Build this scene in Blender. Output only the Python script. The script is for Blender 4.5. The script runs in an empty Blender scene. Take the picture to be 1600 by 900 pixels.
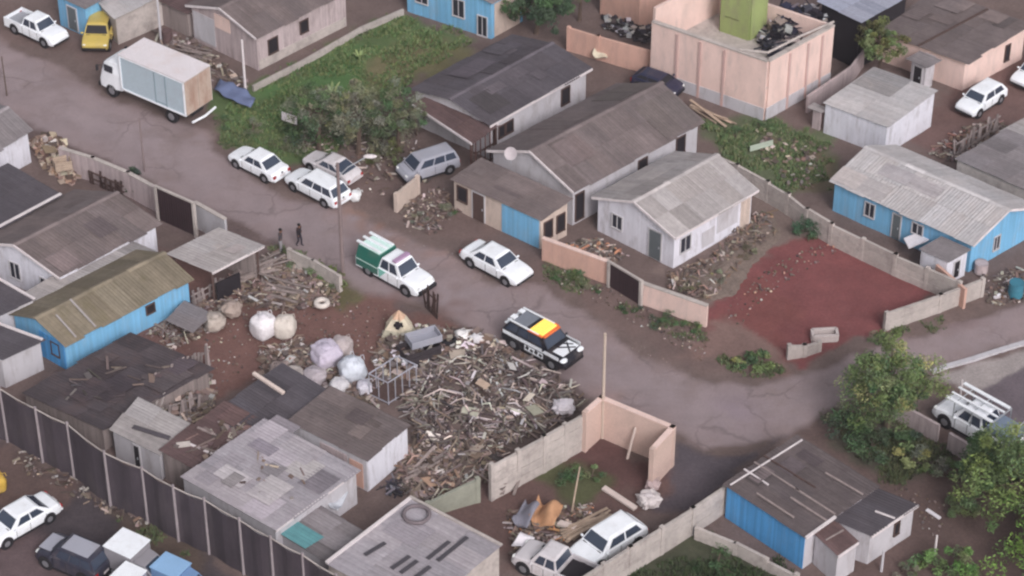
import bpy, bmesh, math, random
import numpy as np
from mathutils import Vector, Matrix, noise as mn

# ------------------------------------------------------------------ camera, world, sun, exposure
SC = bpy.context.scene
PITCH = math.radians(37.0); FPX = 4000.0; DIST = 129.0
cam_d = bpy.data.cameras.new('camera'); cam = bpy.data.objects.new('camera', cam_d)
SC.collection.objects.link(cam); SC.camera = cam
cam_d.sensor_width = 36.0; cam_d.lens = FPX/1600*36.0
cam_d.clip_start = 1.0; cam_d.clip_end = 3000
CAM = Vector((0, -DIST*math.cos(PITCH), DIST*math.sin(PITCH)))
cam.location = CAM; cam.rotation_euler = (math.radians(90)-PITCH, 0, 0)

SUN_EL = math.radians(38); SUN_AZ = math.radians(158)      # azimuth from +Y clockwise
world = bpy.data.worlds.new("World"); SC.world = world; world.use_nodes = True
nt = world.node_tree; nt.nodes.clear()
sky = nt.nodes.new('ShaderNodeTexSky'); sky.sky_type = 'NISHITA'; sky.sun_disc = False
sky.sun_elevation = SUN_EL; sky.sun_rotation = SUN_AZ; sky.dust_density = 5; sky.air_density = 1.0
hs = nt.nodes.new('ShaderNodeHueSaturation'); hs.inputs['Saturation'].default_value = 0.22
bg = nt.nodes.new('ShaderNodeBackground'); bg.inputs[1].default_value = 0.14
wo = nt.nodes.new('ShaderNodeOutputWorld')
nt.links.new(sky.outputs[0], hs.inputs['Color']); nt.links.new(hs.outputs[0], bg.inputs[0]); nt.links.new(bg.outputs[0], wo.inputs[0])
sun_d = bpy.data.lights.new('sun', 'SUN'); sun_d.energy = 1.5; sun_d.angle = math.radians(22); sun_d.color = (1, .965, .99)
sun = bpy.data.objects.new('sun', sun_d); SC.collection.objects.link(sun)
sv = Vector((math.sin(SUN_AZ)*math.cos(SUN_EL), math.cos(SUN_AZ)*math.cos(SUN_EL), math.sin(SUN_EL)))
sun.rotation_euler = sv.to_track_quat('Z', 'Y').to_euler(); sun.location = sv*200
SC.view_settings.view_transform = 'Standard'; SC.view_settings.look = 'None'
SC.view_settings.gamma = 1; SC.view_settings.use_curve_mapping = False
SC.view_settings.exposure = 0.0
SC.cycles.pixel_filter_type = 'BLACKMAN_HARRIS'; SC.cycles.filter_width = 2.35
SC.cycles.max_bounces = 5; SC.cycles.diffuse_bounces = 3; SC.cycles.glossy_bounces = 2; SC.cycles.transmission_bounces = 2
SC.cycles.caustics_reflective = False; SC.cycles.caustics_refractive = False

# ------------------------------------------------------------------ helpers
R = random.Random(7)
C = SC.collection
SP, CP = math.sin(PITCH), math.cos(PITCH)
def G(px, py, z=0.0):
    "world point at height z seen at photo pixel (px, py)"
    a = (px-800)/FPX; b = -(py-450)/FPX
    d = Vector((a, CP + b*SP, -SP + b*CP))
    t = (z-CAM.z)/d.z
    return CAM + d*t
def XY(px, py, z=0.0):
    p = G(px, py, z); return Vector((p.x, p.y, 0))
def s2l(v):
    v = v/255.0
    return v/12.92 if v <= .04045 else ((v+.055)/1.055)**2.4
def c(r, g, b, k=1.0): return (s2l(r)*k, s2l(g)*k, s2l(b)*k)

def link(o):
    C.objects.link(o); return o
def thing(name, label, cat, loc=(0,0,0), rotz=0, group=None):
    o = bpy.data.objects.new(name, None); link(o); o.empty_display_size = .2
    o.location = (loc[0], loc[1], loc[2] if len(loc) > 2 else 0); o.rotation_euler = (0, 0, rotz)
    o['label'] = label; o['category'] = cat
    if group: o['group'] = group
    return o
def tag(o, label, cat, group=None):
    o['label'] = label; o['category'] = cat
    if group: o['group'] = group
    return o
def dup(root, loc, rotz, label):
    r = root.copy(); link(r); r.location = loc; r.rotation_euler = (0, 0, rotz); r['label'] = label
    for ch in list(root.children):
        cc = ch.copy(); link(cc); cc.parent = r
        for g in list(ch.children):
            d = g.copy(); link(d); d.parent = cc
    return r
def rootloc(o):
    while o.parent: o = o.parent
    return Vector(o.location)

class MB:
    "collects faces with a colour each; build() links them as one mesh object"
    def __init__(s): s.v = []; s.f = []; s.c = []
    def add(s, vs, fs, col=(1,1,1)):
        n = len(s.v); s.v.extend([tuple(v) for v in vs])
        s.f.extend([tuple(i+n for i in f) for f in fs]); s.c.extend([col]*len(fs)); return s
    def quadprism(s, a, b, cc, d, t, col=(1,1,1)):
        "slab: top face a b c d, thickness t straight down the face normal"
        a, b, cc, d = map(Vector, (a, b, cc, d))
        n = (b-a).cross(d-a).normalized()*t
        if n.z < 0 and abs(n.z) > 1e-6: n = -n
        vs = [a, b, cc, d, a-n, b-n, cc-n, d-n]
        return s.add(vs, [(0,1,2,3), (7,6,5,4), (0,4,5,1), (1,5,6,2), (2,6,7,3), (3,7,4,0)], col)
    def box(s, cen, size, rot=None, col=(1,1,1), taper=1.0):
        x, y, z = size[0]/2, size[1]/2, size[2]/2; M = rot or Matrix.Identity(3)
        if not isinstance(M, Matrix): M = Matrix.Rotation(M, 3, 'Z')
        t = taper
        vs = [Vector(cen)+M@Vector(p) for p in [(-x,-y,-z),(x,-y,-z),(x,y,-z),(-x,y,-z),(-x*t,-y*t,z),(x*t,-y*t,z),(x*t,y*t,z),(-x*t,y*t,z)]]
        return s.add(vs, [(0,3,2,1),(4,5,6,7),(0,1,5,4),(1,2,6,5),(2,3,7,6),(3,0,4,7)], col)
    def bar(s, p, q, w, h, col=(1,1,1)):
        p, q = Vector(p), Vector(q); d = q-p; L = d.length
        if L < 1e-5: return s
        M = d.to_track_quat('X', 'Z').to_matrix()
        return s.box((p+q)/2, (L, w, h), M, col)
    def tube(s, pts, rad, n=8, col=(1,1,1), cap=True):
        pts = [Vector(p) for p in pts]
        if not hasattr(rad, '__len__'): rad = [rad]*len(pts)
        base = len(s.v)
        for i, p in enumerate(pts):
            d = (pts[min(i+1, len(pts)-1)]-pts[max(i-1, 0)]).normalized()
            q = d.to_track_quat('Z', 'X').to_matrix()
            for k in range(n):
                a = 2*math.pi*k/n
                s.v.append(tuple(p+q@Vector((math.cos(a)*rad[i], math.sin(a)*rad[i], 0))))
        for i in range(len(pts)-1):
            for k in range(n):
                s.f.append((base+i*n+k, base+i*n+(k+1)%n, base+(i+1)*n+(k+1)%n, base+(i+1)*n+k)); s.c.append(col)
        if cap:
            s.f.append(tuple(base+k for k in range(n))[::-1]); s.c.append(col)
            s.f.append(tuple(base+(len(pts)-1)*n+k for k in range(n))); s.c.append(col)
        return s
    def lathe(s, cen, prof, n=16, axis='Z', col=(1,1,1)):
        "prof: list of (r, t) along axis"
        base = len(s.v); cen = Vector(cen)
        for r, t in prof:
            for k in range(n):
                a = 2*math.pi*k/n; u, w = r*math.cos(a), r*math.sin(a)
                p = {'Z': (u, w, t), 'Y': (u, t, w), 'X': (t, u, w)}[axis]
                s.v.append(tuple(cen+Vector(p)))
        m = len(prof)
        for i in range(m-1):
            for k in range(n):
                s.f.append((base+i*n+k, base+i*n+(k+1)%n, base+(i+1)*n+(k+1)%n, base+(i+1)*n+k)); s.c.append(col)
        s.f.append(tuple(base+k for k in range(n))[::-1]); s.c.append(col)
        s.f.append(tuple(base+(m-1)*n+k for k in range(n))); s.c.append(col)
        return s
    def blob(s, cen, size, seed=0, amp=.12, sq=1.0, sub=3, rotz=0, col=(1,1,1), flat=None):
        "rounded lumpy body; sq < 1 pushes it towards a box"
        bm = bmesh.new(); bmesh.ops.create_icosphere(bm, subdivisions=sub, radius=1)
        M = Matrix.Rotation(rotz, 3, 'Z'); vs = []
        for v in bm.verts:
            p = v.co.normalized()
            q = Vector([math.copysign(abs(t)**sq, t) for t in p])
            n = mn.noise(p*1.7+Vector((seed*3.1, seed, 0)))*amp + mn.noise(p*4.5+Vector((0, seed*2.3, seed)))*amp*.6 - abs(mn.noise(Vector((p.x*3, p.y*3, p.z*1.2))+Vector((seed*5.1, 0, 0))))*amp*.9
            q = q*(1+n); q = Vector((q.x*size[0]/2, q.y*size[1]/2, q.z*size[2]/2))
            if flat is not None and q.z < -flat*size[2]/2: q.z = -flat*size[2]/2
            vs.append(Vector(cen)+M@q)
        fs = [tuple(v.index for v in f.verts) for f in bm.faces]; bm.free()
        return s.add(vs, fs, col)
    def build(s, name, mat, parent=None, smooth=False, local=False, fix=True):
        me = bpy.data.meshes.new(name)
        off = Vector((0,0,0)) if (parent is None or local) else rootloc(parent)
        org = Vector((0,0,0))
        if parent is None and not local and s.v:
            a = np.array(s.v); org = Vector((a[:,0].mean(), a[:,1].mean(), max(0, a[:,2].min())))
            off = org
        me.from_pydata([(v[0]-off.x, v[1]-off.y, v[2]-off.z) for v in s.v], [], s.f)
        me.update()
        if fix:
            bm = bmesh.new(); bm.from_mesh(me); bmesh.ops.recalc_face_normals(bm, faces=bm.faces); bm.to_mesh(me); bm.free()
        at = me.color_attributes.new('tone', 'FLOAT_COLOR', 'CORNER')
        tot = np.array([len(f) for f in s.f]); cols = np.ones((tot.sum(), 4), dtype=np.float32)
        cols[:, :3] = np.repeat(np.array(s.c, dtype=np.float32), tot, axis=0)
        at.data.foreach_set('color', cols.ravel())
        me.materials.append(mat)
        if smooth: me.polygons.foreach_set('use_smooth', [True]*len(me.polygons))
        o = bpy.data.objects.new(name, me); link(o)
        if parent is not None: o.parent = parent
        elif not local: o.location = org
        return o

# ------------------------------------------------------------------ materials
MATS = {}
def mat(name, col=(.5,.5,.5), rough=.85, var=.18, scale=1.2, stretch=(1,1,1), fine=.10, fscale=14, bump=.0, bscale=20,
        metal=0.0, spec=.3, dirt=None, dirt_amt=.0, dscale=.8, dstretch=(1,1,1)):
    if name in MATS: return MATS[name]
    m = bpy.data.materials.new(name); m.use_nodes = True; t = m.node_tree; N = t.nodes; L = t.links
    p = N['Principled BSDF']; p.inputs['Roughness'].default_value = rough; p.inputs['Metallic'].default_value = metal
    p.inputs['Specular IOR Level'].default_value = spec
    tc = N.new('ShaderNodeTexCoord')
    at = N.new('ShaderNodeAttribute'); at.attribute_name = 'tone'
    rgb = N.new('ShaderNodeRGB'); rgb.outputs[0].default_value = (*col, 1)
    def mix(a, b, f, mode='MIX'):
        mx = N.new('ShaderNodeMix'); mx.data_type = 'RGBA'; mx.blend_type = mode
        for sock, v in ((mx.inputs[0], f), (mx.inputs[6], a), (mx.inputs[7], b)):
            if hasattr(v, 'default_value') or hasattr(v, 'is_linked'): L.new(v, sock)
            elif isinstance(v, tuple): sock.default_value = (*v, 1) if len(v) == 3 else v
            else: sock.default_value = v
        return mx.outputs[2]
    def nz(sc, st=(1,1,1), det=4, rgh=.6):
        mp = N.new('ShaderNodeMapping'); mp.inputs['Scale'].default_value = st; L.new(tc.outputs['Object'], mp.inputs[0])
        n = N.new('ShaderNodeTexNoise'); n.inputs['Scale'].default_value = sc; n.inputs['Detail'].default_value = det
        n.inputs['Roughness'].default_value = rgh; L.new(mp.outputs[0], n.inputs['Vector']); return n.outputs['Fac']
    def remap(s, a, b, lo, hi):
        r = N.new('ShaderNodeMapRange'); r.inputs[1].default_value = a; r.inputs[2].default_value = b
        r.inputs[3].default_value = lo; r.inputs[4].default_value = hi; L.new(s, r.inputs[0]); return r.outputs[0]
    colr = mix(rgb.outputs[0], at.outputs['Color'], 1.0, 'MULTIPLY')
    if var:
        colr = mix(colr, remap(nz(scale, stretch), .3, .7, 1-var, 1+var), 1.0, 'MULTIPLY')
    if fine:
        colr = mix(colr, remap(nz(fscale), .3, .7, 1-fine, 1+fine), 1.0, 'MULTIPLY')
    if dirt is not None:
        colr = mix(colr, dirt, remap(nz(dscale, dstretch, 6, .7), .5, .72, 0, dirt_amt))
    L.new(colr, p.inputs['Base Color'])
    if bump:
        b = N.new('ShaderNodeBump'); b.inputs['Strength'].default_value = bump; b.inputs['Distance'].default_value = .05
        L.new(nz(bscale), b.inputs['Height']); L.new(b.outputs[0], p.inputs['Normal'])
    MATS[name] = m; return m

GREYDIRT = c(95, 88, 88)
M_ground = mat('ground_soil', (1,1,1), .95, .13, .55, fine=.15, fscale=7, bump=.5, bscale=9, dirt=c(112,96,90), dirt_amt=.10, dscale=2.2)
M_road = mat('road_surface', (1,1,1), .9, .09, .7, fine=.07, fscale=9, bump=.25, bscale=14, dirt=c(112,96,90), dirt_amt=.4, dscale=.45)
def cracks(m):
    t = m.node_tree; N, L = t.nodes, t.links; p = N['Principled BSDF']; src = p.inputs['Base Color'].links[0].from_socket
    tc = N.new('ShaderNodeTexCoord'); n0 = N.new('ShaderNodeTexNoise'); n0.inputs['Scale'].default_value = 1.2; n0.inputs['Detail'].default_value = 4
    ad = N.new('ShaderNodeVectorMath'); ad.operation = 'MULTIPLY_ADD'; ad.inputs[1].default_value = (1.1,1.1,0)
    L.new(tc.outputs['Object'], n0.inputs['Vector']); L.new(n0.outputs['Color'], ad.inputs[0]); L.new(tc.outputs['Object'], ad.inputs[2])
    v = N.new('ShaderNodeTexVoronoi'); v.feature = 'DISTANCE_TO_EDGE'; v.inputs['Scale'].default_value = .33; L.new(ad.outputs[0], v.inputs['Vector'])
    r = N.new('ShaderNodeMapRange'); r.inputs[1].default_value = .0; r.inputs[2].default_value = .03; r.inputs[3].default_value = .42; r.inputs[4].default_value = 0; L.new(v.outputs['Distance'], r.inputs[0])
    n1 = N.new('ShaderNodeTexNoise'); n1.inputs['Scale'].default_value = .22; L.new(tc.outputs['Object'], n1.inputs['Vector'])
    r2 = N.new('ShaderNodeMapRange'); r2.inputs[1].default_value = .48; r2.inputs[2].default_value = .6; L.new(n1.outputs['Fac'], r2.inputs[0])
    mu = N.new('ShaderNodeMath'); mu.operation = 'MULTIPLY'; L.new(r.outputs[0], mu.inputs[0]); L.new(r2.outputs[0], mu.inputs[1])
    mx = N.new('ShaderNodeMix'); mx.data_type = 'RGBA'; L.new(mu.outputs[0], mx.inputs[0]); L.new(src, mx.inputs[6]); mx.inputs[7].default_value = (*c(84,74,74), 1); L.new(mx.outputs[2], p.inputs['Base Color'])
cracks(M_road)
M_attr = mat('mixed_scrap', (1,1,1), .8, .12, 3)
M_leaf = mat('leaf', (1,1,1), .6, .15, 2, spec=.25)
M_grass = mat('grass_blade', (1,1,1), .7, .2, .8)
M_bark = mat('bark', c(95,80,72), .9, .2, 5, bump=.5)
def roofmat(name, col, var=.13, dirt=c(80,72,74), amt=.55, rough=.85):
    return mat(name, col, rough, var*1.15, .7, fine=.12, fscale=5, dirt=dirt, dirt_amt=amt, dscale=.9)
def wallmat(name, col, amt=.5, dirt=c(125,112,108), plank=.0):
    m = mat(name, col, .85, .09, .9, stretch=(1,1,.5), fine=.06, dirt=dirt, dirt_amt=amt, dscale=1.5, dstretch=(1.6,1.6,.4))
    if plank:       # upright boards, each weathered a little differently
        t = m.node_tree; N, L = t.nodes, t.links; p = N['Principled BSDF']; src = p.inputs['Base Color'].links[0].from_socket
        tc = N.new('ShaderNodeTexCoord'); mp = N.new('ShaderNodeMapping'); mp.inputs['Scale'].default_value = (3.2,3.2,.04); L.new(tc.outputs['Object'], mp.inputs[0])
        n = N.new('ShaderNodeTexNoise'); n.inputs['Scale'].default_value = 2; n.inputs['Detail'].default_value = 2; L.new(mp.outputs[0], n.inputs['Vector'])
        r = N.new('ShaderNodeMapRange'); r.inputs[1].default_value = .35; r.inputs[2].default_value = .65; r.inputs[3].default_value = 1-plank; r.inputs[4].default_value = 1+plank*.6; L.new(n.outputs['Fac'], r.inputs[0])
        mx = N.new('ShaderNodeMix'); mx.data_type = 'RGBA'; mx.blend_type = 'MULTIPLY'; mx.inputs[0].default_value = 1; L.new(src, mx.inputs[6]); L.new(r.outputs[0], mx.inputs[7]); L.new(mx.outputs[2], p.inputs['Base Color'])
    return m
W_white = wallmat('white_limewash', c(214,212,222), plank=.06)
W_palegrey = wallmat('pale_render', c(188,184,190))
W_beige = wallmat('beige_render', c(196,178,168))
W_blue = wallmat('sky_blue_paint', c(118,174,212), .5, c(146,160,176), plank=.12)
W_deepblue = wallmat('deep_or_shaded_blue_paint', c(80,148,204), .45, c(110,142,174), plank=.16)
W_peach = wallmat('peach_brick', c(222,194,186), .6, c(184,166,162))
W_orange = wallmat('orange_brick', c(204,164,150), .5, c(164,138,130))
W_pink = wallmat('pinkish_boards', c(182,166,168), .6, plank=.14)
W_green = wallmat('lime_green_paint', c(146,158,104), .5)
W_conc = mat('concrete_slab', c(180,170,166), .9, .13, .9, stretch=(1,1,.5), fine=.1, fscale=6, dirt=c(110,100,98), dirt_amt=.6, dscale=1.2)
W_boards = M_boards = mat('weathered_boards', c(140,128,126), .9, .28, 5, stretch=(1,1,.06), fine=.1)
M_darkwood = mat('dark_wood', c(84,66,62), .9, .2, 4, stretch=(1,1,.1))
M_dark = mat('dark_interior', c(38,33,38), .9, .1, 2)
M_pane = mat('window_glass', c(48,50,60), .25, .15, 2, spec=.5)
M_frame = mat('painted_frame', c(190,186,190), .6, .06)
M_fascia = mat('white_fascia', c(214,204,206), .7, .1, 2)
M_door = mat('grey_green_door', c(98,104,108), .7, .08)
M_wood = mat('timber', c(176,156,140), .85, .2, 3)
M_greywood = mat('greyed_timber', c(148,134,132), .9, .2, 3)
M_metal = mat('galvanised_metal', c(170,172,178), .45, .1, 3, metal=.3)
M_darkmetal = mat('dark_metal', c(58,52,56), .6, .1, 3)
M_white = mat('white_cloth', c(226,220,226), .8, .05, 3)

ROOFS = dict(
    light=roofmat('light_fibre_cement', c(158,151,151), .08, c(142,134,136), .5),
    brown=roofmat('brown_fibre_cement', c(106,95,95), .13, c(96,86,88), .55),
    dark=roofmat('dark_fibre_cement', c(83,77,83), .12, c(70,64,70), .5),
    grey=roofmat('grey_fibre_cement', c(126,119,122), .1, c(112,102,106), .55),
    olive=roofmat('mossy_fibre_cement', c(120,110,96), .15, c(104,96,70), .6),
    lilac=roofmat('pale_lilac_fibre_cement', c(158,151,157), .08, c(150,140,148), .5),
    rust=roofmat('rusty_sheet', c(97,77,77), .2, c(76,60,60), .6),
    steel=roofmat('steel_sheet', c(153,155,171), .05, c(160,160,174), .3, .6),
    dkbrown=roofmat('dark_brown_fibre_cement', c(95,85,86), .13, c(84,74,78), .55),
    tar=roofmat('tarred_sheet', c(76,68,72), .14, c(96,78,76), .6),
    white=roofmat('whitewashed_sheet', c(176,171,173), .06, c(168,156,154), .55),
)
# ------------------------------------------------------------------ ground, road
def poly(*pts): return np.array([tuple(XY(*p))[:2] for p in pts])
def sdist(P, poly_):
    "signed distance (inside positive)"
    x, y = P[:, 0], P[:, 1]; n = len(poly_); ins = np.zeros(len(P), bool); dm = np.full(len(P), 1e9)
    for i in range(n):
        a = poly_[i]; b = poly_[(i+1) % n]; e = b-a
        t = np.clip(((x-a[0])*e[0]+(y-a[1])*e[1])/max(e@e, 1e-9), 0, 1)
        dm = np.minimum(dm, np.hypot(x-a[0]-t*e[0], y-a[1]-t*e[1]))
        cr = ((a[1] > y) != (b[1] > y))
        with np.errstate(divide='ignore', invalid='ignore'):
            xi = (b[0]-a[0])*(y-a[1])/(b[1]-a[1])+a[0]
        ins ^= cr & (x < xi)
    return np.where(ins, dm, -dm)
ROAD = poly((-300,-70),(-60,15),(20,75),(100,105),(160,150),(330,205),(352,240),(450,312),(540,318),(600,352),(700,392),(760,440),(850,446),(920,488),(1000,556),(1090,590),(1180,598),(1290,574),(1330,550),(1440,523),(1640,458),(2200,300),
            (2300,420),(1640,528),(1600,540),(1465,578),(1345,622),(1262,668),(1170,703),(1100,705),(1052,672),(930,624),(850,574),(765,532),(690,492),(560,452),(470,404),(400,364),(255,300),(150,245),(70,215),(0,172),(-60,120),(-300,0))
ZONES = [  # polygon, colour, softness (m), edge noise (m)
    (poly((-60,60),(110,85),(330,185),(460,300),(620,330),(860,440),(950,500),(1100,585),(1230,590),(1230,560),(1000,470),(860,390),(700,300),(560,240),(430,200),(330,130),(100,40),(-60,-20)), c(112,96,92), .8, .5),
    (poly((-60,130),(0,150),(240,280),(420,350),(560,440),(760,520),(950,640),(940,690),(640,520),(500,450),(300,370),(0,220)), c(106,92,90), .6, .4),
    (poly((330,150),(400,135),(560,48),(640,22),(745,60),(700,100),(640,130),(600,170),(520,250),(440,250),(350,225)), c(88,108,68), .8, .7),
    (poly((420,150),(560,70),(620,60),(600,120),(520,160),(440,190)), c(78,110,64), 1.2, .8),
    (poly((600,60),(700,60),(740,80),(690,110),(620,140),(570,150)), c(108,104,76), 1.5, .8),
    (poly((1095,190),(1190,185),(1300,215),(1300,290),(1230,310),(1130,245)), c(92,102,76), .8, .6),
    (poly((1200,215),(1290,235),(1300,300),(1240,300)), c(110,100,82), 1.0, .6),
    (poly((1040,430),(1100,400),(1175,300),(1230,320),(1290,360),(1230,400),(1190,450),(1130,500)), c(124,110,104), .8, .6),
    (poly((1098,525),(1108,480),(1165,420),(1215,388),(1285,360),(1370,395),(1490,448),(1385,490),(1380,520),(1300,545),(1250,575),(1160,545)), c(124,76,76), .35, .35),
    (poly((1130,500),(1180,440),(1240,470),(1230,560),(1150,550)), c(122,76,73), 1.2, .6),
    (poly((1100,515),(1140,500),(1230,560),(1235,590),(1160,580),(1080,550)), c(126,104,98), .7, .5),
    (poly((120,330),(330,430),(560,455),(700,500),(760,560),(560,620),(420,600),(300,620),(200,560),(250,470)), c(116,88,82), .8, .7),
    (poly((460,395),(560,440),(540,480),(470,460),(420,430)), c(96,92,66), .7, .5),
    (poly((640,600),(770,530),(930,620),(880,690),(700,800),(620,720)), c(104,92,88), .6, .5),
    (poly((640,560),(760,540),(860,600),(900,650),(760,680),(660,640)), c(92,80,78), .6, .5),
    (poly((700,800),(800,700),(940,670),(1060,750),(1080,790),(980,830),(800,880),(640,820)), c(100,80,76), .7, .5),
    (poly((840,720),(930,680),(1030,730),(1000,760),(900,770)), c(92,68,66), .8, .5),
    (poly((820,740),(900,715),(960,750),(900,790)), c(80,84,58), .7, .4),
    (poly((1050,690),(1100,706),(1170,704),(1235,672),(1200,700),(1130,765),(1060,800),(960,815),(1060,760)), c(88,82,88), .5, .3),
    (poly((900,1000),(1000,880),(1090,830),(1240,900),(1300,1000)), c(66,70,54), .8, .5),
    (poly((1235,665),(1300,640),(1480,660),(1600,720),(1700,900),(1400,1000),(1280,880),(1400,800)), c(100,84,80), .8, .6),
    (poly((1280,640),(1420,650),(1500,720),(1420,760),(1330,720)), c(82,78,68), .8, .6),
    (poly((1430,220),(1500,130),(1640,70),(1700,160),(1500,220),(1470,250)), c(112,90,86), .6, .5),
    (poly((1455,588),(1600,546),(1700,520),(1700,560),(1545,608),(1500,604)), c(160,154,152), .25, .15),
    (poly((1540,606),(1640,552),(1760,560),(1760,700),(1600,690),(1500,680),(1470,640)), c(104,96,102), .3, .15),
    (poly((-200,660),(0,690),(120,750),(240,820),(400,905),(420,1100),(-200,1100)), c(76,70,74), .8, .5),
    (poly((-100,670),(60,715),(120,750),(110,800),(60,780),(0,790),(-100,780)), c(100,84,80), .9, .6),
    (poly((-100,820),(60,840),(110,900),(60,1000),(-100,1000)), c(98,84,86), 1.2, .6),
    (poly((180,800),(290,850),(340,900),(260,890),(190,850)), c(92,80,72), .9, .5),
]
def vnoise(P, sc, seed):
    return np.array([mn.noise(Vector((p[0]*sc+seed, p[1]*sc, seed*.7))) for p in P])
def F(P):
    col = np.tile(np.array(c(112, 98, 94)), (len(P), 1))
    n1 = vnoise(P, .45, 3); n2 = vnoise(P, 1.6, 9); n3 = vnoise(P, .12, 5)
    for pl, cc, soft, en in ZONES:
        d = sdist(P, pl) + (n1*1.2+n2*.6)*en*1.6
        a = np.clip(d/soft+.5, 0, 1); a = (a*a*(3-2*a))[:, None]
        col = col*(1-a)+np.array(cc)*a
    col *= (1+.10*n1+.10*n2)[:, None]
    rd = sdist(P, ROAD)
    d = rd + (n1*.9+n2*.5)*.55
    a = np.clip(d/.55+.3, 0, 1); a = (a*a*(3-2*a))[:, None]
    rc = np.array(c(150, 138, 140))
    # dusty edges and worn wheel bands are a colour of the dust itself
    edge = np.clip(1-rd/2.2, 0, 1)*np.clip(.55+n1+n2*.6, 0, 1)
    rcol = rc[None, :]*(1+.05*n3+.045*n1+.03*n2)[:, None]
    rcol = rcol*(1-.35*edge[:, None])+np.array(c(126, 106, 100))[None, :]*.35*edge[:, None]
    tr = np.exp(-((rd-1.7)/.28)**2)+np.exp(-((rd-3.2)/.28)**2)+np.exp(-((rd-4.5)/.3)**2)
    rcol = rcol*(1-.09*tr*np.clip(.6+n3*1.5+n1*.5, 0, 1))[:, None]
    for (bx, by), bc, br in SPOTS:
        q = XY(bx, by); dd = np.hypot((P[:,0]-q.x), (P[:,1]-q.y)*1.0)
        w = np.clip(1-dd/br, 0, 1); w = (w*w*np.clip(.8+n2*1.2+n1, 0, 1.3))[:, None].clip(0, 1)
        rcol = rcol*(1-w)+np.array(bc)*w
    col = (col*(1-a)+rcol*a)*np.array([.94,.89,.90])
    return col, rd
SPOTS = [((600,350),c(140,112,102),3.6),((680,380),c(146,120,112),3.4),((560,330),c(142,118,108),2.6),((690,475),c(118,96,92),2.8),((620,480),c(112,84,80),2.4),((960,500),c(132,116,112),2.6),((1040,545),c(134,118,114),2.4),
         ((300,215),c(134,120,118),2.2),((120,110),c(126,112,110),3),((60,140),c(138,126,128),2.5),((1110,590),c(132,118,114),1.8),((860,600),c(112,100,102),2.2),((950,630),c(158,134,130),2.0),((1150,640),c(142,130,136),3),((1500,495),c(132,116,118),2.6)]
def axis(lo, hi, step, far):
    a = list(np.arange(lo, hi+1e-6, step)); x = a[-1]; s = step
    while x < far: s *= 1.6; x += s; a.append(x)
    x = a[0]; s = step
    while x > -far: s *= 1.6; x -= s; a.insert(0, x)
    return np.array(a)
gx = axis(-34, 34, .22, 260); gy = axis(-26, 36, .22, 260)
GX, GY = np.meshgrid(gx, gy); P = np.stack([GX.ravel(), GY.ravel()], 1)
colP, rdP = F(P)
def grid_mesh(name, keep_face, z, material, label=None):
    ny, nx = GX.shape; idx = np.arange(ny*nx).reshape(ny, nx)
    q = np.stack([idx[:-1, :-1], idx[:-1, 1:], idx[1:, 1:], idx[1:, :-1]], -1).reshape(-1, 4)
    q = q[keep_face(q)]
    used, inv = np.unique(q, return_inverse=True); q = inv.reshape(q.shape)
    me = bpy.data.meshes.new(name)
    V = np.column_stack([P[used], z[used]])
    me.from_pydata(V.tolist(), [], q.tolist()); me.update()
    at = me.color_attributes.new('tone', 'FLOAT_COLOR', 'POINT')
    cc = np.ones((len(used), 4), np.float32); cc[:, :3] = colP[used]; at.data.foreach_set('color', cc.ravel())
    me.materials.append(material); me.polygons.foreach_set('use_smooth', [True]*len(me.polygons))
    o = bpy.data.objects.new(name, me); link(o); o['kind'] = 'structure'; return o
zn = vnoise(P, .9, 2); zn2 = vnoise(P, 3.0, 6)
zg = -.012-np.abs(zn)*.05-np.abs(zn2)*.02
zr = np.full(len(P), .004) + .02*np.clip(rdP/3, 0, 1)
zr = np.where(rdP < .1, -.006, zr)
grid_mesh('ground', lambda q: np.ones(len(q), bool), np.where(rdP > .3, -.02, zg), M_ground)
grid_mesh('road', lambda q: (rdP[q].min(axis=1) > -.15), zr, M_road)
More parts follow.
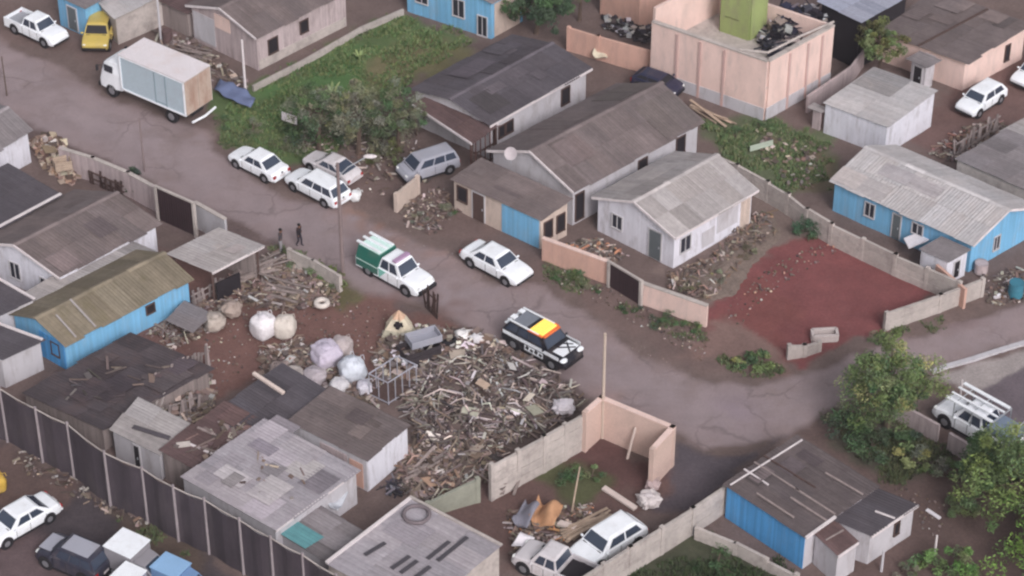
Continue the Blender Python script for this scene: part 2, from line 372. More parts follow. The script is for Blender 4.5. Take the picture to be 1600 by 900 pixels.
# ------------------------------------------------------------------ building kit
def lerp(a, b, t): return a+(b-a)*t
def sheets(mb, e0, e1, r1, r0, sw=1.1, sl=1.83, jit=1.0, lift=.0, tones=None, rnd=None, corr=.009, period=.18):
    "corrugated sheets over one slope: e0-e1 eave, r0-r1 ridge"
    rnd = rnd or R
    e0, e1, r0, r1 = map(Vector, (e0, e1, r0, r1))
    n = (e1-e0).cross(r0-e0).normalized()
    if n.z < 0: n = -n
    L = max((e1-e0).length, .3); S = max(((r0-e0).length+(r1-e1).length)/2, .3)
    nc = max(1, round(L/sw)); nr = max(1, round(S/sl)); th = .014
    for j in range(nr):
        for i in range(nc):
            u0, u1 = i/nc, (i+1)/nc+.04/L; v0, v1 = j/nr, min(1, (j+1)/nr+.07/S)
            if j == 0: v0 -= rnd.uniform(0, .13)*jit/S
            if j == nr-1: v1 += rnd.uniform(-.02, .05)*jit/S
            du = rnd.uniform(-.012, .012)*jit
            base = rnd.gauss(1, .055)
            if rnd.random() < .07*jit: base *= rnd.choice([.78, 1.16, .85])
            if tones: base *= tones(i/nc, j/nr)
            hue = rnd.uniform(-.015, .015); col = (base*(1+hue), base, base*(1-hue))
            k = max(2, int(round((u1-u0)*L/period*2)))
            off = lift+.012*(j % 2)+.006*(i % 2)+rnd.uniform(0, .012)*jit
            vs = []
            for a in range(k+1):
                u = u0+(u1-u0)*a/k; w = corr*(1 if a % 2 else -1)
                for v, o2 in ((v0, off+.018), (v1, off-.002)):
                    p = lerp(lerp(e0, e1, u+du/L*0), lerp(r0, r1, u), v)+n*(o2+w)
                    vs.append(p)
            m = len(vs); vs += [p-n*th for p in vs]; fs = []
            cl = []; strk = 1.0
            for a in range(k):
                if a % 2 == 0: strk = rnd.gauss(1, .045)
                cl += [(col[0]*strk, col[1]*strk, col[2]*strk)]*4
                fs.append((2*a, 2*a+2, 2*a+3, 2*a+1)); fs.append((m+2*a+1, m+2*a+3, m+2*a+2, m+2*a))
                fs.append((2*a, m+2*a, m+2*a+2, 2*a+2)); fs.append((2*a+1, 2*a+3, m+2*a+3, m+2*a+1))
            fs.append((0, 1, m+1, m)); fs.append((2*k, m+2*k, m+2*k+1, 2*k+1))
            mb.add(vs, fs, col); mb.c[-len(fs):] = cl+[col]*2

def opening(root, P, Q, cen, u, w, z0, z1, kind, mats=None):
    P, Q = Vector(P), Vector(Q); P.z = Q.z = 0; d = (Q-P); L = d.length; d.normalize()
    n = Vector((d.y, -d.x, 0));
    if n.dot(P-Vector((cen.x, cen.y, 0))) < 0: n = -n
    M = Matrix((d, n, Vector((0,0,1)))).transposed()
    p = P+d*L*u; zc = (z0+z1)/2; H = z1-z0
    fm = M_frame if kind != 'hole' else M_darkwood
    def bx(mb, dx, dn, dz, sx, sn, sz): mb.box(p+d*dx+n*dn+Vector((0,0,zc+dz)), (sx, sn, sz), M)
    if kind in ('window', 'hole', 'shutter'):
        f = MB(); t = .06
        bx(f, 0, .025, H/2+t/2, w+2*t, .07, t); bx(f, 0, .035, -H/2-t/2, w+2*t, .11, t)
        bx(f, -w/2-t/2, .025, 0, t, .07, H); bx(f, w/2+t/2, .025, 0, t, .07, H)
        if kind == 'window': bx(f, 0, .03, 0, .04, .05, H)
        fo = f.build('window', fm, root)
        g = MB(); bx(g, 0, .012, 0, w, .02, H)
        g.build('pane_or_shade', {'window': M_pane, 'hole': M_dark, 'shutter': M_door}[kind], fo)  # hole: a dark panel painted in for the shade inside
    elif kind in ('door', 'darkdoor', 'reddoor'):
        g = MB(); bx(g, 0, .03, 0, w, .05, H); t = .07
        g2 = MB(); bx(g2, -w/2-t/2, .02, 0, t, .08, H); bx(g2, w/2+t/2, .02, 0, t, .08, H); bx(g2, 0, .02, H/2+t/2, w+2*t, .08, t)
        do = g.build('door', {'door': M_door, 'darkdoor': M_dark, 'reddoor': M_darkwood}[kind], root)
        g2.build('frame', M_frame, do)
        k = MB(); bx(k, w/2-.1, .07, -.05, .05, .05, .12); k.build('handle', M_metal, do)
    elif kind.startswith('panel:'):
        g = MB(); bx(g, 0, .015, 0, w, .03, H); g.build('wall_panel', mats or MATS[kind[6:]], root)

def body_walls(mb, foot, tops, z0=-.15, thick=None):
    "closed prism: foot = 4 xy points, tops = list of rings"
    n = len(foot); vs = [(p.x, p.y, z0) for p in foot]+[(p.x, p.y, t) for p, t in zip(foot, tops)]
    fs = [tuple(range(n))[::-1], tuple(range(n, 2*n))]+[(i, (i+1) % n, n+(i+1) % n, n+i) for i in range(n)]
    mb.add(vs, fs)

def house(label, A, B, Cc, h=2.1, rise=0.0, axis='BC', z=None, roof='grey', wall=None, ov=.22, cat='house', name='house',
          openings=(), fascia=(), seed=1, open_sides=False, tones=None, jit=1.0, ridge_cap=True, root=None, wall_faces=None, corr=.009, battens=()):
    rnd = random.Random(seed); wall = wall or W_white
    zA, zB, zC = z if z else (h, h, h)
    a, b, cc = G(*A, zA), G(*B, zB), G(*Cc, zC); d = a+cc-b; cen = (a+cc)/2
    if root is None: root = thing(name, label, cat, (cen.x, cen.y, 0))
    u = (b-a); v = (cc-b); uh = Vector((u.x, u.y, 0)).normalized(); vh = Vector((v.x, v.y, 0)).normalized()
    def at(s, t, dz=0): return a+u*s+v*t+Vector((0, 0, dz))       # s along AB, t along BC
    Lu, Lv = u.length, v.length; iu, iv = ov/Lu, ov/Lv
    def roof_z(s, t):
        p = at(s, t)
        if rise:
            q = s if axis == 'BC' else t
            return p.z+rise*(1-abs(2*q-1))
        return p.z
    # walls
    w = MB()
    if not open_sides:
        ring = [(iu, iv), (1-iu, iv), (1-iu, 1-iv), (iu, 1-iv)]
        if rise and axis == 'BC': ring = [(iu, iv), (.5, iv), (1-iu, iv), (1-iu, 1-iv), (.5, 1-iv), (iu, 1-iv)]
        if rise and axis == 'AB': ring = [(iu, iv), (1-iu, iv), (1-iu, .5), (1-iu, 1-iv), (iu, 1-iv), (iu, .5)]
        foot = [at(s, t) for s, t in ring]; tops = [roof_z(s, t)-.05 for s, t in ring]
        n = len(foot); vs = [(p.x, p.y, -.15) for p in foot]+[(p.x, p.y, tp) for p, tp in zip(foot, tops)]
        fs = [(i, (i+1) % n, n+(i+1) % n, n+i) for i in range(n)]
        if n == 4: fs.append((4, 5, 6, 7))
        elif axis == 'BC': fs += [(6, 7, 10, 11), (7, 8, 9, 10)]
        else: fs += [(6, 7, 8, 11), (11, 8, 9, 10)]
        w.add(vs, fs); w.build('wall', wall, root)
        wf = {'AB': (at(iu, iv), at(1-iu, iv), roof_z(.5 if axis == 'AB' else iu, iv)), 'BC': (at(1-iu, iv), at(1-iu, 1-iv), 0)}
        wf['AD'] = (at(iu, iv), at(iu, 1-iv), 0)
        if wall_faces:
            for face, m, u0, u1, z0_, z1_ in wall_faces:
                P_, Q_, _ = wf[face]; opening(root, P_, Q_, cen, (u0+u1)/2, (u1-u0)*(Q_-P_).length, z0_, z1_, 'panel:', m)
        for face, uu, ww, z0_, z1_, kind in openings:
            P_, Q_, _ = wf[face]; opening(root, P_, Q_, cen, uu, ww, z0_, z1_, kind)
    else:
        for s, t in ((iu, iv), (1-iu, iv), (1-iu, 1-iv), (iu, 1-iv)):
            p = at(s, t); q = MB(); q.box((p.x, p.y, (roof_z(s, t)-.05)/2), (.1, .1, roof_z(s, t)-.05)); q.build('post', M_darkwood, root)
    # roof
    rb = MB(); rv = Vector((0, 0, rise))
    if rise and axis == 'BC':
        r0, r1 = at(.5, 0)+rv, at(.5, 1)+rv
        sheets(rb, at(1, 0), at(1, 1), r1, r0, rnd=rnd, tones=tones, jit=jit, corr=corr); sheets(rb, at(0, 1), at(0, 0), r0, r1, rnd=rnd, tones=tones, jit=jit, corr=corr)
    elif rise:
        r0, r1 = at(0, .5)+rv, at(1, .5)+rv
        sheets(rb, at(0, 0), at(1, 0), r1, r0, rnd=rnd, tones=tones, jit=jit, corr=corr); sheets(rb, at(1, 1), at(0, 1), r0, r1, rnd=rnd, tones=tones, jit=jit, corr=corr)
    else:
        r0 = r1 = None
        if axis == 'BC': sheets(rb, at(1, 0), at(1, 1), at(0, 1), at(0, 0), rnd=rnd, tones=tones, jit=jit, corr=corr)
        else: sheets(rb, at(0, 0), at(1, 0), at(1, 1), at(0, 1), rnd=rnd, tones=tones, jit=jit, corr=corr)
    ro = rb.build('roof', ROOFS[roof], root, fix=False)
    if rise and ridge_cap:
        k = MB(); nseg = max(2, int((r1-r0).length/1.1))
        for i in range(nseg):
            p, q = lerp(r0, r1, i/nseg), lerp(r0, r1, (i+1)/nseg+.01); up = Vector((0,0,.045+.012*(i % 2)))
            side = (vh if axis == 'AB' else uh)*.17
            tn = rnd.uniform(1.05, 1.6); k.add([p+up, q+up, q+side-Vector((0,0,.03))+up*.6, p+side-Vector((0,0,.03))+up*.6, q-side-Vector((0,0,.03))+up*.6, p-side-Vector((0,0,.03))+up*.6,
                   p-Vector((0,0,.06)), q-Vector((0,0,.06))],
                  [(0,1,2,3),(1,0,5,4),(3,2,7,6),(4,5,6,7),(0,3,6,5),(1,4,7,2)], (tn, tn, tn))
        k.build('ridge_cap', ROOFS[roof], ro)
    # eave boards and fascias
    for e in fascia:
        e, m = (e, M_fascia) if isinstance(e, str) else e
        k = MB(); w_ = .1
        def ln(p, q): k.bar(p+Vector((0,0,-.04)), q+Vector((0,0,-.04)), .05, .13)
        if e == 'BC': ln(at(1.0, 0)+uh*.03, at(1.0, 1)+uh*.03)
        elif e == 'BCtop': k.bar(at(1, 0, .07)-uh*.08, at(1, 1, .07)-uh*.08, .16, .05)
        elif e == 'AB':
            if rise and axis == 'BC': ln(at(0, 0)-vh*.03, at(.5, 0)+rv-vh*.03); ln(at(.5, 0)+rv-vh*.03, at(1, 0)-vh*.03)
            else: ln(at(0, 0)-vh*.03, at(1, 0)-vh*.03)
        elif e == 'BCg':
            ln(at(1, 0)+uh*.03, at(1, .5)+rv+uh*.03); ln(at(1, .5)+rv+uh*.03, at(1, 1)+uh*.03)
        elif e == 'AD': k.bar(at(0, 0, .06)+uh*.06, at(0, 1, .06)+uh*.06, .16, .07)
        elif e == 'CD': k.bar(at(0, 1, .06)-vh*.06, at(1, 1, .06)-vh*.06, .14, .07)
        k.build('fascia', m, root)
    if battens:
        for s0, t0, s1, t1, wd, m in battens:
            k = MB(); p = at(s0, t0); q = at(s1, t1); p.z = roof_z(s0, t0)+.075; q.z = roof_z(s1, t1)+.075
            k.bar(p, q, wd, .05); k.build('roof_batten', m, ro)
    return dict(rise_mid=bool(rise), root=root, at=at, rz=roof_z, roof=ro, cen=cen, uh=uh, vh=vh)

def patch(H, s0, s1, t0, t1, tone, lift=.05, name='roof_patch', m=None):
    "a replaced or overlaid sheet lying on the roof"
    def P(s, t): p = H['at'](s, t); p.z = H['rz'](s, t)+lift; return p
    k = MB(); rnd = random.Random(int(s0*991+t0*777))
    old = sheets(k, P(s1, t0), P(s1, t1), P(s0, t1), P(s0, t0), rnd=rnd, jit=.3)
    k.c = [(q[0]*tone[0], q[1]*tone[1], q[2]*tone[2]) for q in k.c]
    o = k.build(name, m or H['roof'].data.materials[0], H['roof'], fix=False); return o

def patches(H, n, seed, lo=.7, hi=1.4, smin=.1, smax=.3):
    rnd = random.Random(seed)
    for _ in range(n):
        s0, t0 = rnd.uniform(.02, .78), rnd.uniform(.02, .8); q = rnd.uniform(lo, hi); w_, l_ = rnd.uniform(smin, smax), rnd.uniform(smin, smax)
        s1, t1 = min(.98, s0+w_), min(.98, t0+l_)
        if H.get('rise_mid') and s0 < .5 < s1: s1 = .49
        if H.get('rise_mid') and s1-s0 < .05: continue
        patch(H, s0, s1, t0, t1, (q, q*rnd.uniform(.96, 1.02), q*rnd.uniform(.95, 1.03)), lift=.045+.012*_)
def wallrun(label, pts, h, m, thick=.15, z0=0.0, step=2.2, posts=True, postm=None, name='boundary_wall', cat='wall', top=True, slabs=0, coping=None, jag=0.0, seed=3, tops_px=True, post_h=.08, heights=None):
    "wall along a line; pts are photo pixels of the wall TOP (tops_px) or of its base"
    rnd = random.Random(seed); hs = heights or [h]*len(pts)
    W = [XY(*p, hh+z0) if tops_px else XY(*p, z0) for p, hh in zip(pts, hs)]
    cen = sum(W, Vector())/len(W); root = thing(name, label, cat, (cen.x, cen.y, z0))
    mb = MB(); cp = MB()
    for (p, q, h0, h1) in zip(W[:-1], W[1:], hs[:-1], hs[1:]):
        L = (q-p).length; n = max(1, round(L/step)); d = (q-p).normalized()
        for i in range(n):
            a, b = lerp(p, q, i/n), lerp(p, q, (i+1)/n); ha, hb = lerp(h0, h1, i/n), lerp(h0, h1, (i+1)/n)
            tn = rnd.uniform(.9, 1.08); j = rnd.uniform(-jag, jag); nn = Vector((-d.y, d.x, 0))*thick/2
            if slabs:
                for s in range(slabs):
                    t2 = tn*rnd.uniform(.92, 1.06); f0, f1 = s/slabs, (s+1)/slabs-.012; ins = rnd.uniform(-.012, .012)
                    o = Vector((-d.y, d.x, 0))*ins
                    vs = [a-nn+o, b-nn+o, b+nn+o, a+nn+o]; vv = [Vector((x.x, x.y, z0-.1*(s == 0)+(ha+j)*f0)) for x in vs]+[Vector((x.x, x.y, z0+(ha+j)*f1)) for x in (vs[0],)]+[Vector((vs[1].x, vs[1].y, z0+(hb+j)*f1)), Vector((vs[2].x, vs[2].y, z0+(hb+j)*f1)), Vector((vs[3].x, vs[3].y, z0+(ha+j)*f1))]
                    mb.add(vv, [(0,3,2,1),(4,5,6,7),(0,1,5,4),(1,2,6,5),(2,3,7,6),(3,0,4,7)], (t2, t2, t2))
            else:
                vs = [a-nn, b-nn, b+nn, a+nn]; zz = [ha+j, hb+j, hb+j, ha+j]
                mb.add([Vector((x.x, x.y, z0-.15)) for x in vs]+[Vector((x.x, x.y, z0+z_)) for x, z_ in zip(vs, zz)], [(0,3,2,1),(4,5,6,7),(0,1,5,4),(1,2,6,5),(2,3,7,6),(3,0,4,7)], (tn, tn, tn))
            if coping: cp.bar(Vector((a.x, a.y, z0+ha+.03)), Vector((b.x, b.y, z0+hb+.03)), thick+.08, .06)
        if posts:
            for i in range(n+1):
                a = lerp(p, q, i/n); ha = lerp(h0, h1, i/n); pb = MB()
                pb.box((a.x, a.y, z0+(ha+post_h)/2-.05), (thick+.05, thick+.05, ha+post_h+.1), math.atan2(d.y, d.x)); pb.build('post', postm or m, root)
    mb.build('wall_panel', m, root)
    if coping: cp.build('coping', coping, root)
    return root
# ------------------------------------------------------------------ buildings
# centre white house
H1 = house('white cottage with pale grey gable roof beside the red earth lot', (925,308), (1055,372), (1185,297), h=2.1, rise=1.0, roof='light', wall=W_white,
      openings=[('AB',.26,.62,.75,1.55,'window'), ('AB',.76,.75,0.05,1.75,'door'), ('BC',.14,.7,.7,1.6,'window')], fascia=['AB','BC'], seed=4,
      wall_faces=[('BC', W_palegrey, .36, .52, .2, 1.2), ('BC', W_palegrey, .55, .82, .6, 1.75), ('BC', W_beige, .86, .985, .0, 1.85)])
patch(H1, .28, .5, .1, .36, (.86,.84,.82)); patch(H1, .12, .3, .4, .75, (1.12,1.12,1.12))
# long brown roofed house with porch room
H2 = house('long house with broad brown gable roof, satellite dish and part blue front room', (761,235), (896,300), (1100,190), h=2.3, rise=1.25, roof='brown', wall=W_palegrey,
      openings=[('BC',.86,.6,.9,1.9,'hole'), ('BC',.55,.6,1.0,1.8,'hole'), ('BC',.05,.55,.2,1.8,'hole')], fascia=['AB'], seed=9)
patch(H2, .55, .8, .12, .3, (1.15,1.1,1.1)); patch(H2, .02, .4, .3, .55, (1.12,1.12,1.12)); patch(H2, .6, .98, .72, .99, (.9,.92,.9)); patch(H2, .1, .45, .72, .98, (.85,.88,.84))
H2b = house('', (703,280), (845,345), (893,310), z=(1.9,1.9,2.3), roof='brown', wall=W_beige, root=H2['root'], seed=11, ov=.14,
      wall_faces=[('AB', W_blue, .56, .985, .0, 1.75)], openings=[('AB',.1,.6,.75,1.6,'hole'), ('AB',.29,.75,.02,1.7,'reddoor'), ('BC',.28,.5,.5,1.5,'hole'), ('BC',.75,.5,.5,1.5,'hole')])
# dark roofed house behind it
H3 = house('house with wide dark patched roof and white side wall behind the long brown roof', (640,140), (765,197), (925,107), h=2.3, rise=.55, roof='dark', wall=W_palegrey,
      openings=[('BC',.78,.6,.8,1.8,'hole'), ('BC',.2,.5,1.0,1.7,'hole'), ('BC',.12,.4,1.0,1.7,'hole')], fascia=['BC'], seed=21, jit=1.3)
for q in ((.55,.68,.5,.62),(.7,.82,.62,.7),(.25,.32,.72,.8),(.6,.7,.25,.4)): patch(H3, *q, (1.35,1.32,1.3))
H3b = house('rusty brown lean-to carport with pale edge board beside the bushes', (645,163), (738,224), (780,196), z=(2.0,2.0,2.2), roof='rust', wall=M_darkwood, name='carport', cat='carport', seed=5, open_sides=True, ov=.12, fascia=['AB', 'CD'])
k = MB(); at_ = H3b['at']
for s0, s1, t in ((0.05,.95,.95),):
    p, q = at_(s0, t), at_(s1, t); k.add([(p.x,p.y,0),(q.x,q.y,0),(q.x,q.y,1.9),(p.x,p.y,1.9),(p.x,p.y+.05,0),(q.x,q.y+.05,0),(q.x,q.y+.05,1.9),(p.x,p.y+.05,1.9)], [(0,1,2,3),(7,6,5,4),(0,3,7,4),(1,5,6,2),(3,2,6,7)])
k.build('back_wall', M_darkwood, H3b['root'])
k = MB(); p, q = at_(.95,.05), at_(.95,.95)
for i in range(6):
    r = lerp(p, q, i/5); k.box((r.x, r.y, .95), (.07,.07,1.9), col=(1.1,.8,.8))
k.bar((p.x,p.y,1.0),(q.x,q.y,1.0),.05,.07); k.build('slatted_side', M_darkwood, H3b['root'])
# top left house
H4 = house('pinkish plank house with dark brown roof beside the green lot', (290,8), (400,60), (548,-14), h=2.3, rise=.9, roof='brown', wall=W_pink,
      openings=[('BC',.17,.65,.7,1.6,'hole'), ('BC',.52,.55,1.0,1.75,'hole')], fascia=['AB'], seed=33, wall_faces=[('BC', W_conc, .01, .99, 0, .6), ('AB', W_palegrey, .02, .35, .2, 2.0), ('AB', W_peach, .36, .6, 1.6, 2.5)])
house('small board lean-to with open dark bay left of the pinkish plank house', (232,-6), (292,22), (330,2), z=(1.7,1.7,1.9), roof='rust', wall=W_boards, name='lean_to', cat='lean-to', seed=34)
# stalls top left
house('light blue wooden kiosk at the top left roadside', (80,-10), (132,14), (165,-4), z=(2.1,2.1,2.2), roof='grey', wall=W_blue, name='kiosk', cat='kiosk', seed=35, openings=[('AB',.5,.7,.1,1.6,'door')])
house('long grey rendered shed under a white tarpaulin roof near the yellow car', (140,-8), (178,30), (268,-14), z=(1.9,1.9,2.1), roof='white', wall=W_conc, name='shed', cat='shed', seed=36, corr=.006)
# blue house top centre
H6 = house('light blue house at the top edge above the green lot', (626,-40), (768,6), (826,-26), h=2.5, rise=.6, roof='grey', wall=W_blue,
      openings=[('AB',.18,.8,.9,1.9,'window'), ('AB',.62,.75,.8,1.9,'window'), ('AB',.9,.6,.05,1.3,'window')], seed=40, wall_faces=[('BC', W_beige, .1, .9, 0, 2.2)])
# peach roofless building
def peach_building():
    h = 3.75; a, b, cc = XY(1020,34,h), XY(1200,96,h), XY(1302,40,h); d = a+cc-b; cen = (a+cc)/2
    root = thing('unfinished_building', 'tall roofless peach brick building with dark junk on its upper floor', 'building', (cen.x, cen.y, 0))
    def seg(p, q, name='wall', m=W_peach, hh=h, z0=-.15):
        k = MB(); dd = (q-p).normalized(); n = Vector((-dd.y, dd.x, 0))*.09
        k.add([Vector((x.x,x.y,zz)) for zz in (z0, hh) for x in (p-n,q-n,q+n,p+n)], [(0,3,2,1),(4,5,6,7),(0,1,5,4),(1,2,6,5),(2,3,7,6),(3,0,4,7)]); return k.build(name, m, root)
    dAB = (b-a).normalized()*.1; dBC = (cc-b).normalized()*.1
    seg(a, b); seg(b+dBC, cc); seg(a+dBC, d); seg(d+dAB, cc-dAB)
    k = MB(); 
    for p, q in ((a,b),(b,cc)):
        k.bar((p.x,p.y,h+.05),(q.x,q.y,h+.05),.26,.09)
    k.build('coping', W_conc, root)
    out = (b-a).normalized(); 
    for p, q, fr in ((a,b,(.23,.43,.64)),(b,cc,(.32,.6,.82))):
        dd = (q-p).normalized(); n = Vector((dd.y, -dd.x, 0)); n = n if n.dot(p-cen) > 0 else -n
        for f in fr:
            r = lerp(p, q, f)+n*.1; k = MB(); k.box((r.x, r.y, h/2-.1), (.16, .1, h-.15), math.atan2(dd.y, dd.x), col=(.72,.66,.68)); k.build('pilaster', W_peach, root)
    for p, q in ((a,b),(b,cc)):
        dd = (q-p).normalized(); n = Vector((dd.y,-dd.x,0)); n = n if n.dot(p-cen) > 0 else -n; p2, q2 = p+n*.105, q+n*.105; k = MB(); k.bar((p2.x,p2.y,.3),(q2.x,q2.y,.3),.03,.9); k.build('plinth', W_palegrey, root)
    k = MB(); k.tube([(b.x+(a.x-b.x)*.25,b.y+(a.y-b.y)*.25,h+.12),(b.x,b.y+.35,h+.35),(b.x+(cc.x-b.x)*.5,b.y+(cc.y-b.y)*.5,h+.5),(cc.x,cc.y,h+.25)],.07,6); k.build('curved_beam', W_conc, root)
    f = MB(); f.add([Vector((x.x,x.y,zz)) for zz in (1.95,2.1) for x in (a,b,cc,d)], [(0,3,2,1),(4,5,6,7),(0,1,5,4),(1,2,6,5),(2,3,7,6),(3,0,4,7)]); f.build('floor_slab', W_conc, root)
    # green upper room
    e0 = a+(b-a)*.2+(cc-b)*.7; e1 = e0+(b-a)*.25; e2 = e1+(cc-b)*.25; e3 = e0+(cc-b)*.25
    for p, q in ((e0,e1),(e1,e2),(e3,e2),(e0,e3)): seg(p, q, 'room_wall', W_green, 4.7, 2.1)
    opening(root, e0, e1, (e0+e2)/2, .4, .8, 3.2, 4.4, 'hole')
    p, q = a+dBC, a+(cc-b)*.95+dBC
    seg(p+Vector((0,0,0)), q, 'upper_wall', W_peach, 4.6, 3.76)
    return a, b, cc, d, root
PB = peach_building()
house('steel blue metal roofed shelter behind the peach brick building', (1276,2), (1346,36), (1425,-8), z=(3.2,3.2,3.3), roof='steel', wall=M_dark, name='shelter', cat='shelter', seed=50, corr=.006, jit=.2)  # walls coloured dark to stand in for the shade under the roof
H8 = house('large brownish flat pitched house at the top right corner with peach walls', (1362,46), (1510,100), (1612,38), z=(1.9,1.9,2.3), roof='brown', wall=W_peach, ov=.2, seed=52,
      openings=[('BC',.72,.35,.5,1.5,'hole'), ('AB',.62,.5,.1,1.5,'window')], jit=1.3, battens=[(.5,.0,.55,.98,.12,M_darkwood)])
house('low pale annex against the big top right house', (1416,92), (1448,106), (1470,94), z=(1.6,1.6,1.7), roof='grey', wall=W_palegrey, name='annex', cat='annex', seed=53, openings=[('AB',.5,.5,.1,1.3,'darkdoor')])
H9 = house('white walled shed with two toned pale roof beside the peach brick building', (1286,161), (1387,199), (1465,142), z=(1.9,1.9,2.3), roof='white', wall=W_white, name='shed', cat='shed', seed=54, ov=.1, jit=.4)
patch(H9, .02, .6, .55, .99, (.62,.62,.62)); 
house('small pinkish water tank hut left of the white walled shed', (1262,168), (1284,177), (1294,170), z=(1.3,1.3,1.3), roof='light', wall=W_pink, name='hut', cat='hut', seed=55, corr=.004)
# blue house right
H10 = house('blue house with long whitish gable roof right of the red earth lot', (1295,283), (1520,384), (1626,324), h=1.85, rise=1.05, axis='AB', roof='white', wall=W_blue, seed=60,
      openings=[('AB',.27,.55,.65,1.45,'window'), ('AB',.47,.45,.05,1.5,'door'), ('AB',.62,.6,.9,1.5,'window'), ('BC',.42,.4,.5,1.3,'window')], fascia=['BCg'], jit=.5)
patch(H10, .2, .6, .28, .42, (.84,.82,.84)); patch(H10, .0, .35, .02, .2, (.94,.9,.88))
house('small annex with flat grey roof against the blue house', (1436,389), (1481,410), (1516,390), z=(1.5,1.5,1.6), roof='grey', wall=W_white, name='annex', cat='annex', seed=61, ov=.08, openings=[('BC',.5,.35,.2,1.2,'darkdoor')])
house('grey flat roofed building at the right edge behind the blue house', (1492,248), (1610,300), (1690,252), z=(1.6,1.6,1.8), roof='grey', wall=W_conc, seed=62, ov=.1)
house('small tan roof at the right edge above the grey flat roof', (1560,205), (1610,226), (1660,200), z=(1.6,1.6,1.7), roof='light', wall=W_conc, name='shed', cat='shed', seed=63, ov=.1)
# left side
house('white walled house with striped grey roof at the left edge by the road', (-95,196), (-22,246), (51,204), h=2.0, rise=.5, axis='BC', roof='grey', wall=W_white, seed=70, jit=1.4)
H13 = house('flat dark roofed building with white parapet at the left edge', (-110,318), (-25,370), (97,305), z=(2.2,2.2,2.2), roof='dark', wall=W_palegrey, seed=71, fascia=['BCtop'])
H14 = house('white house under a brown gable roof at the left edge', (-42,377), (93,434), (253,350), h=2.0, rise=.9, roof='brown', wall=W_white, seed=72, fascia=['AB'],
      openings=[('AB',.42,.6,.55,1.5,'window'), ('AB',.8,.6,.4,1.3,'window')], tones=lambda u, v: 1.0+.12*(v > .8))
house('narrow pale grey annex roof between the brown gable and the mossy roof', (30,462), (84,486), (240,392), z=(1.7,1.6,1.6), roof='light', wall=W_white, name='annex', cat='annex', seed=73, ov=.05)
H16 = house('bright blue house with mossy olive brown roof beside the scrap yard', (14,492), (100,541), (301,436), h=1.65, rise=.72, roof='olive', wall=W_blue, seed=74,
      openings=[('BC',.68,.45,.85,1.3,'hole'), ('AB',.8,.5,.6,1.3,'hole')], wall_faces=[('AB', W_deepblue, .5, .985, .0, 1.6)], ov=.16,  # shade of the front face is put into its deeper blue
      battens=[(.6,.12,.98,.10,.09,ROOFS['light']), (.5,.27,.98,.25,.1,ROOFS['light'])])
H17 = house('small shed with striped pinkish roof near the two dark figures', (260,397), (331,426), (412,384), z=(2.0,2.0,2.1), roof='light', wall=W_boards, name='shed', cat='shed', seed=75, open_sides=True, fascia=['BC'], tones=lambda u, v: 1-.14*(int(u*6) % 2))
k = MB(); p, q = H17['at'](.1,.9), H17['at'](.9,.9); k.bar((p.x,p.y,.9),(q.x,q.y,.9),.1,1.8); k.build('back_wall', W_boards, H17['root'])
k = MB(); p, q = H17['at'](.95,.1), H17['at'](.95,.55); k.bar((p.x,p.y,.55),(q.x,q.y,.55),.08,1.1); k.build('opening_shade', M_dark, H17['root'])  # dark board painted in for the shade under the open shed
house('upper of two dark flat roofs with white edges at the left edge', (-95,440), (-2,494), (56,468), z=(1.9,1.9,1.9), roof='dark', wall=W_palegrey, name='shed', cat='shed', seed=76, ov=.1, fascia=['CD'])
house('lower of two dark flat roofs at the left edge above a pale sheeted wall', (-110,520), (2,562), (68,531), z=(1.8,1.8,1.8), roof='dark', wall=W_palegrey, name='shed', cat='shed', seed=77, ov=.1, fascia=['CD'])
# tarred roofs between the blue house and the tall fence
H20 = house('wide dark tarred low roof below the bright blue house', (34,614), (160,672), (330,575), z=(1.25,1.35,1.25), roof='tar', wall=W_boards, name='shed', cat='shed', seed=80, ov=.1, jit=2.2, corr=.008)
H21 = house('brown patchwork sheet roof of a tumbledown shack behind the fence', (250,705), (330,748), (430,668), z=(1.7,1.5,1.7), roof='rust', wall=W_boards, name='shack', cat='shack', seed=81, jit=3, ov=.08, battens=[(.2,.25,.95,.3,.12,M_fascia),(.1,.5,.8,.55,.12,M_greywood),(.35,.8,.9,.78,.1,M_greywood)])
for o_ in (): pass
house('pale sheeted hut roof with dark slot beside the brown patchwork roof', (172,672), (250,712), (292,660), z=(1.7,1.6,1.7), roof='light', wall=W_palegrey, name='hut', cat='hut', seed=82, jit=2, ov=.1, openings=[('AB',.5,.3,.1,1.4,'darkdoor')], battens=[(.3,.3,.95,.45,.25,ROOFS['dark'])])
house('dark smooth shed roof in the middle of the shack cluster', (322,652), (396,698), (515,612), z=(1.8,1.7,1.8), roof='dark', wall=W_boards, name='shed', cat='shed', seed=83, jit=1.2, ov=.08, fascia=[('AB', M_wood)])
HG = house('grey brown shed roof over a white planked end wall beside the scrap heap', (448,658), (573,721), (640,664), z=(1.95,1.9,1.9), roof='brown', wall=W_palegrey, name='shed', cat='shed', seed=84, ov=.08,
      wall_faces=[('BC', W_white, .02, .98, 0, 1.8), ('AB', W_orange, .78, .95, .05, 1.5), ('AB', W_pink, .4, .75, .0, 1.6)], jit=.6)
HP = house('pale patchwork sheet roof at the tall fence with darker and lighter sheets', (282,745), (430,829), (560,734), z=(2.0,1.9,2.0), roof='lilac', wall=W_palegrey, name='shed', cat='shed', seed=85, ov=.08, jit=1.6, fascia=['BC'])
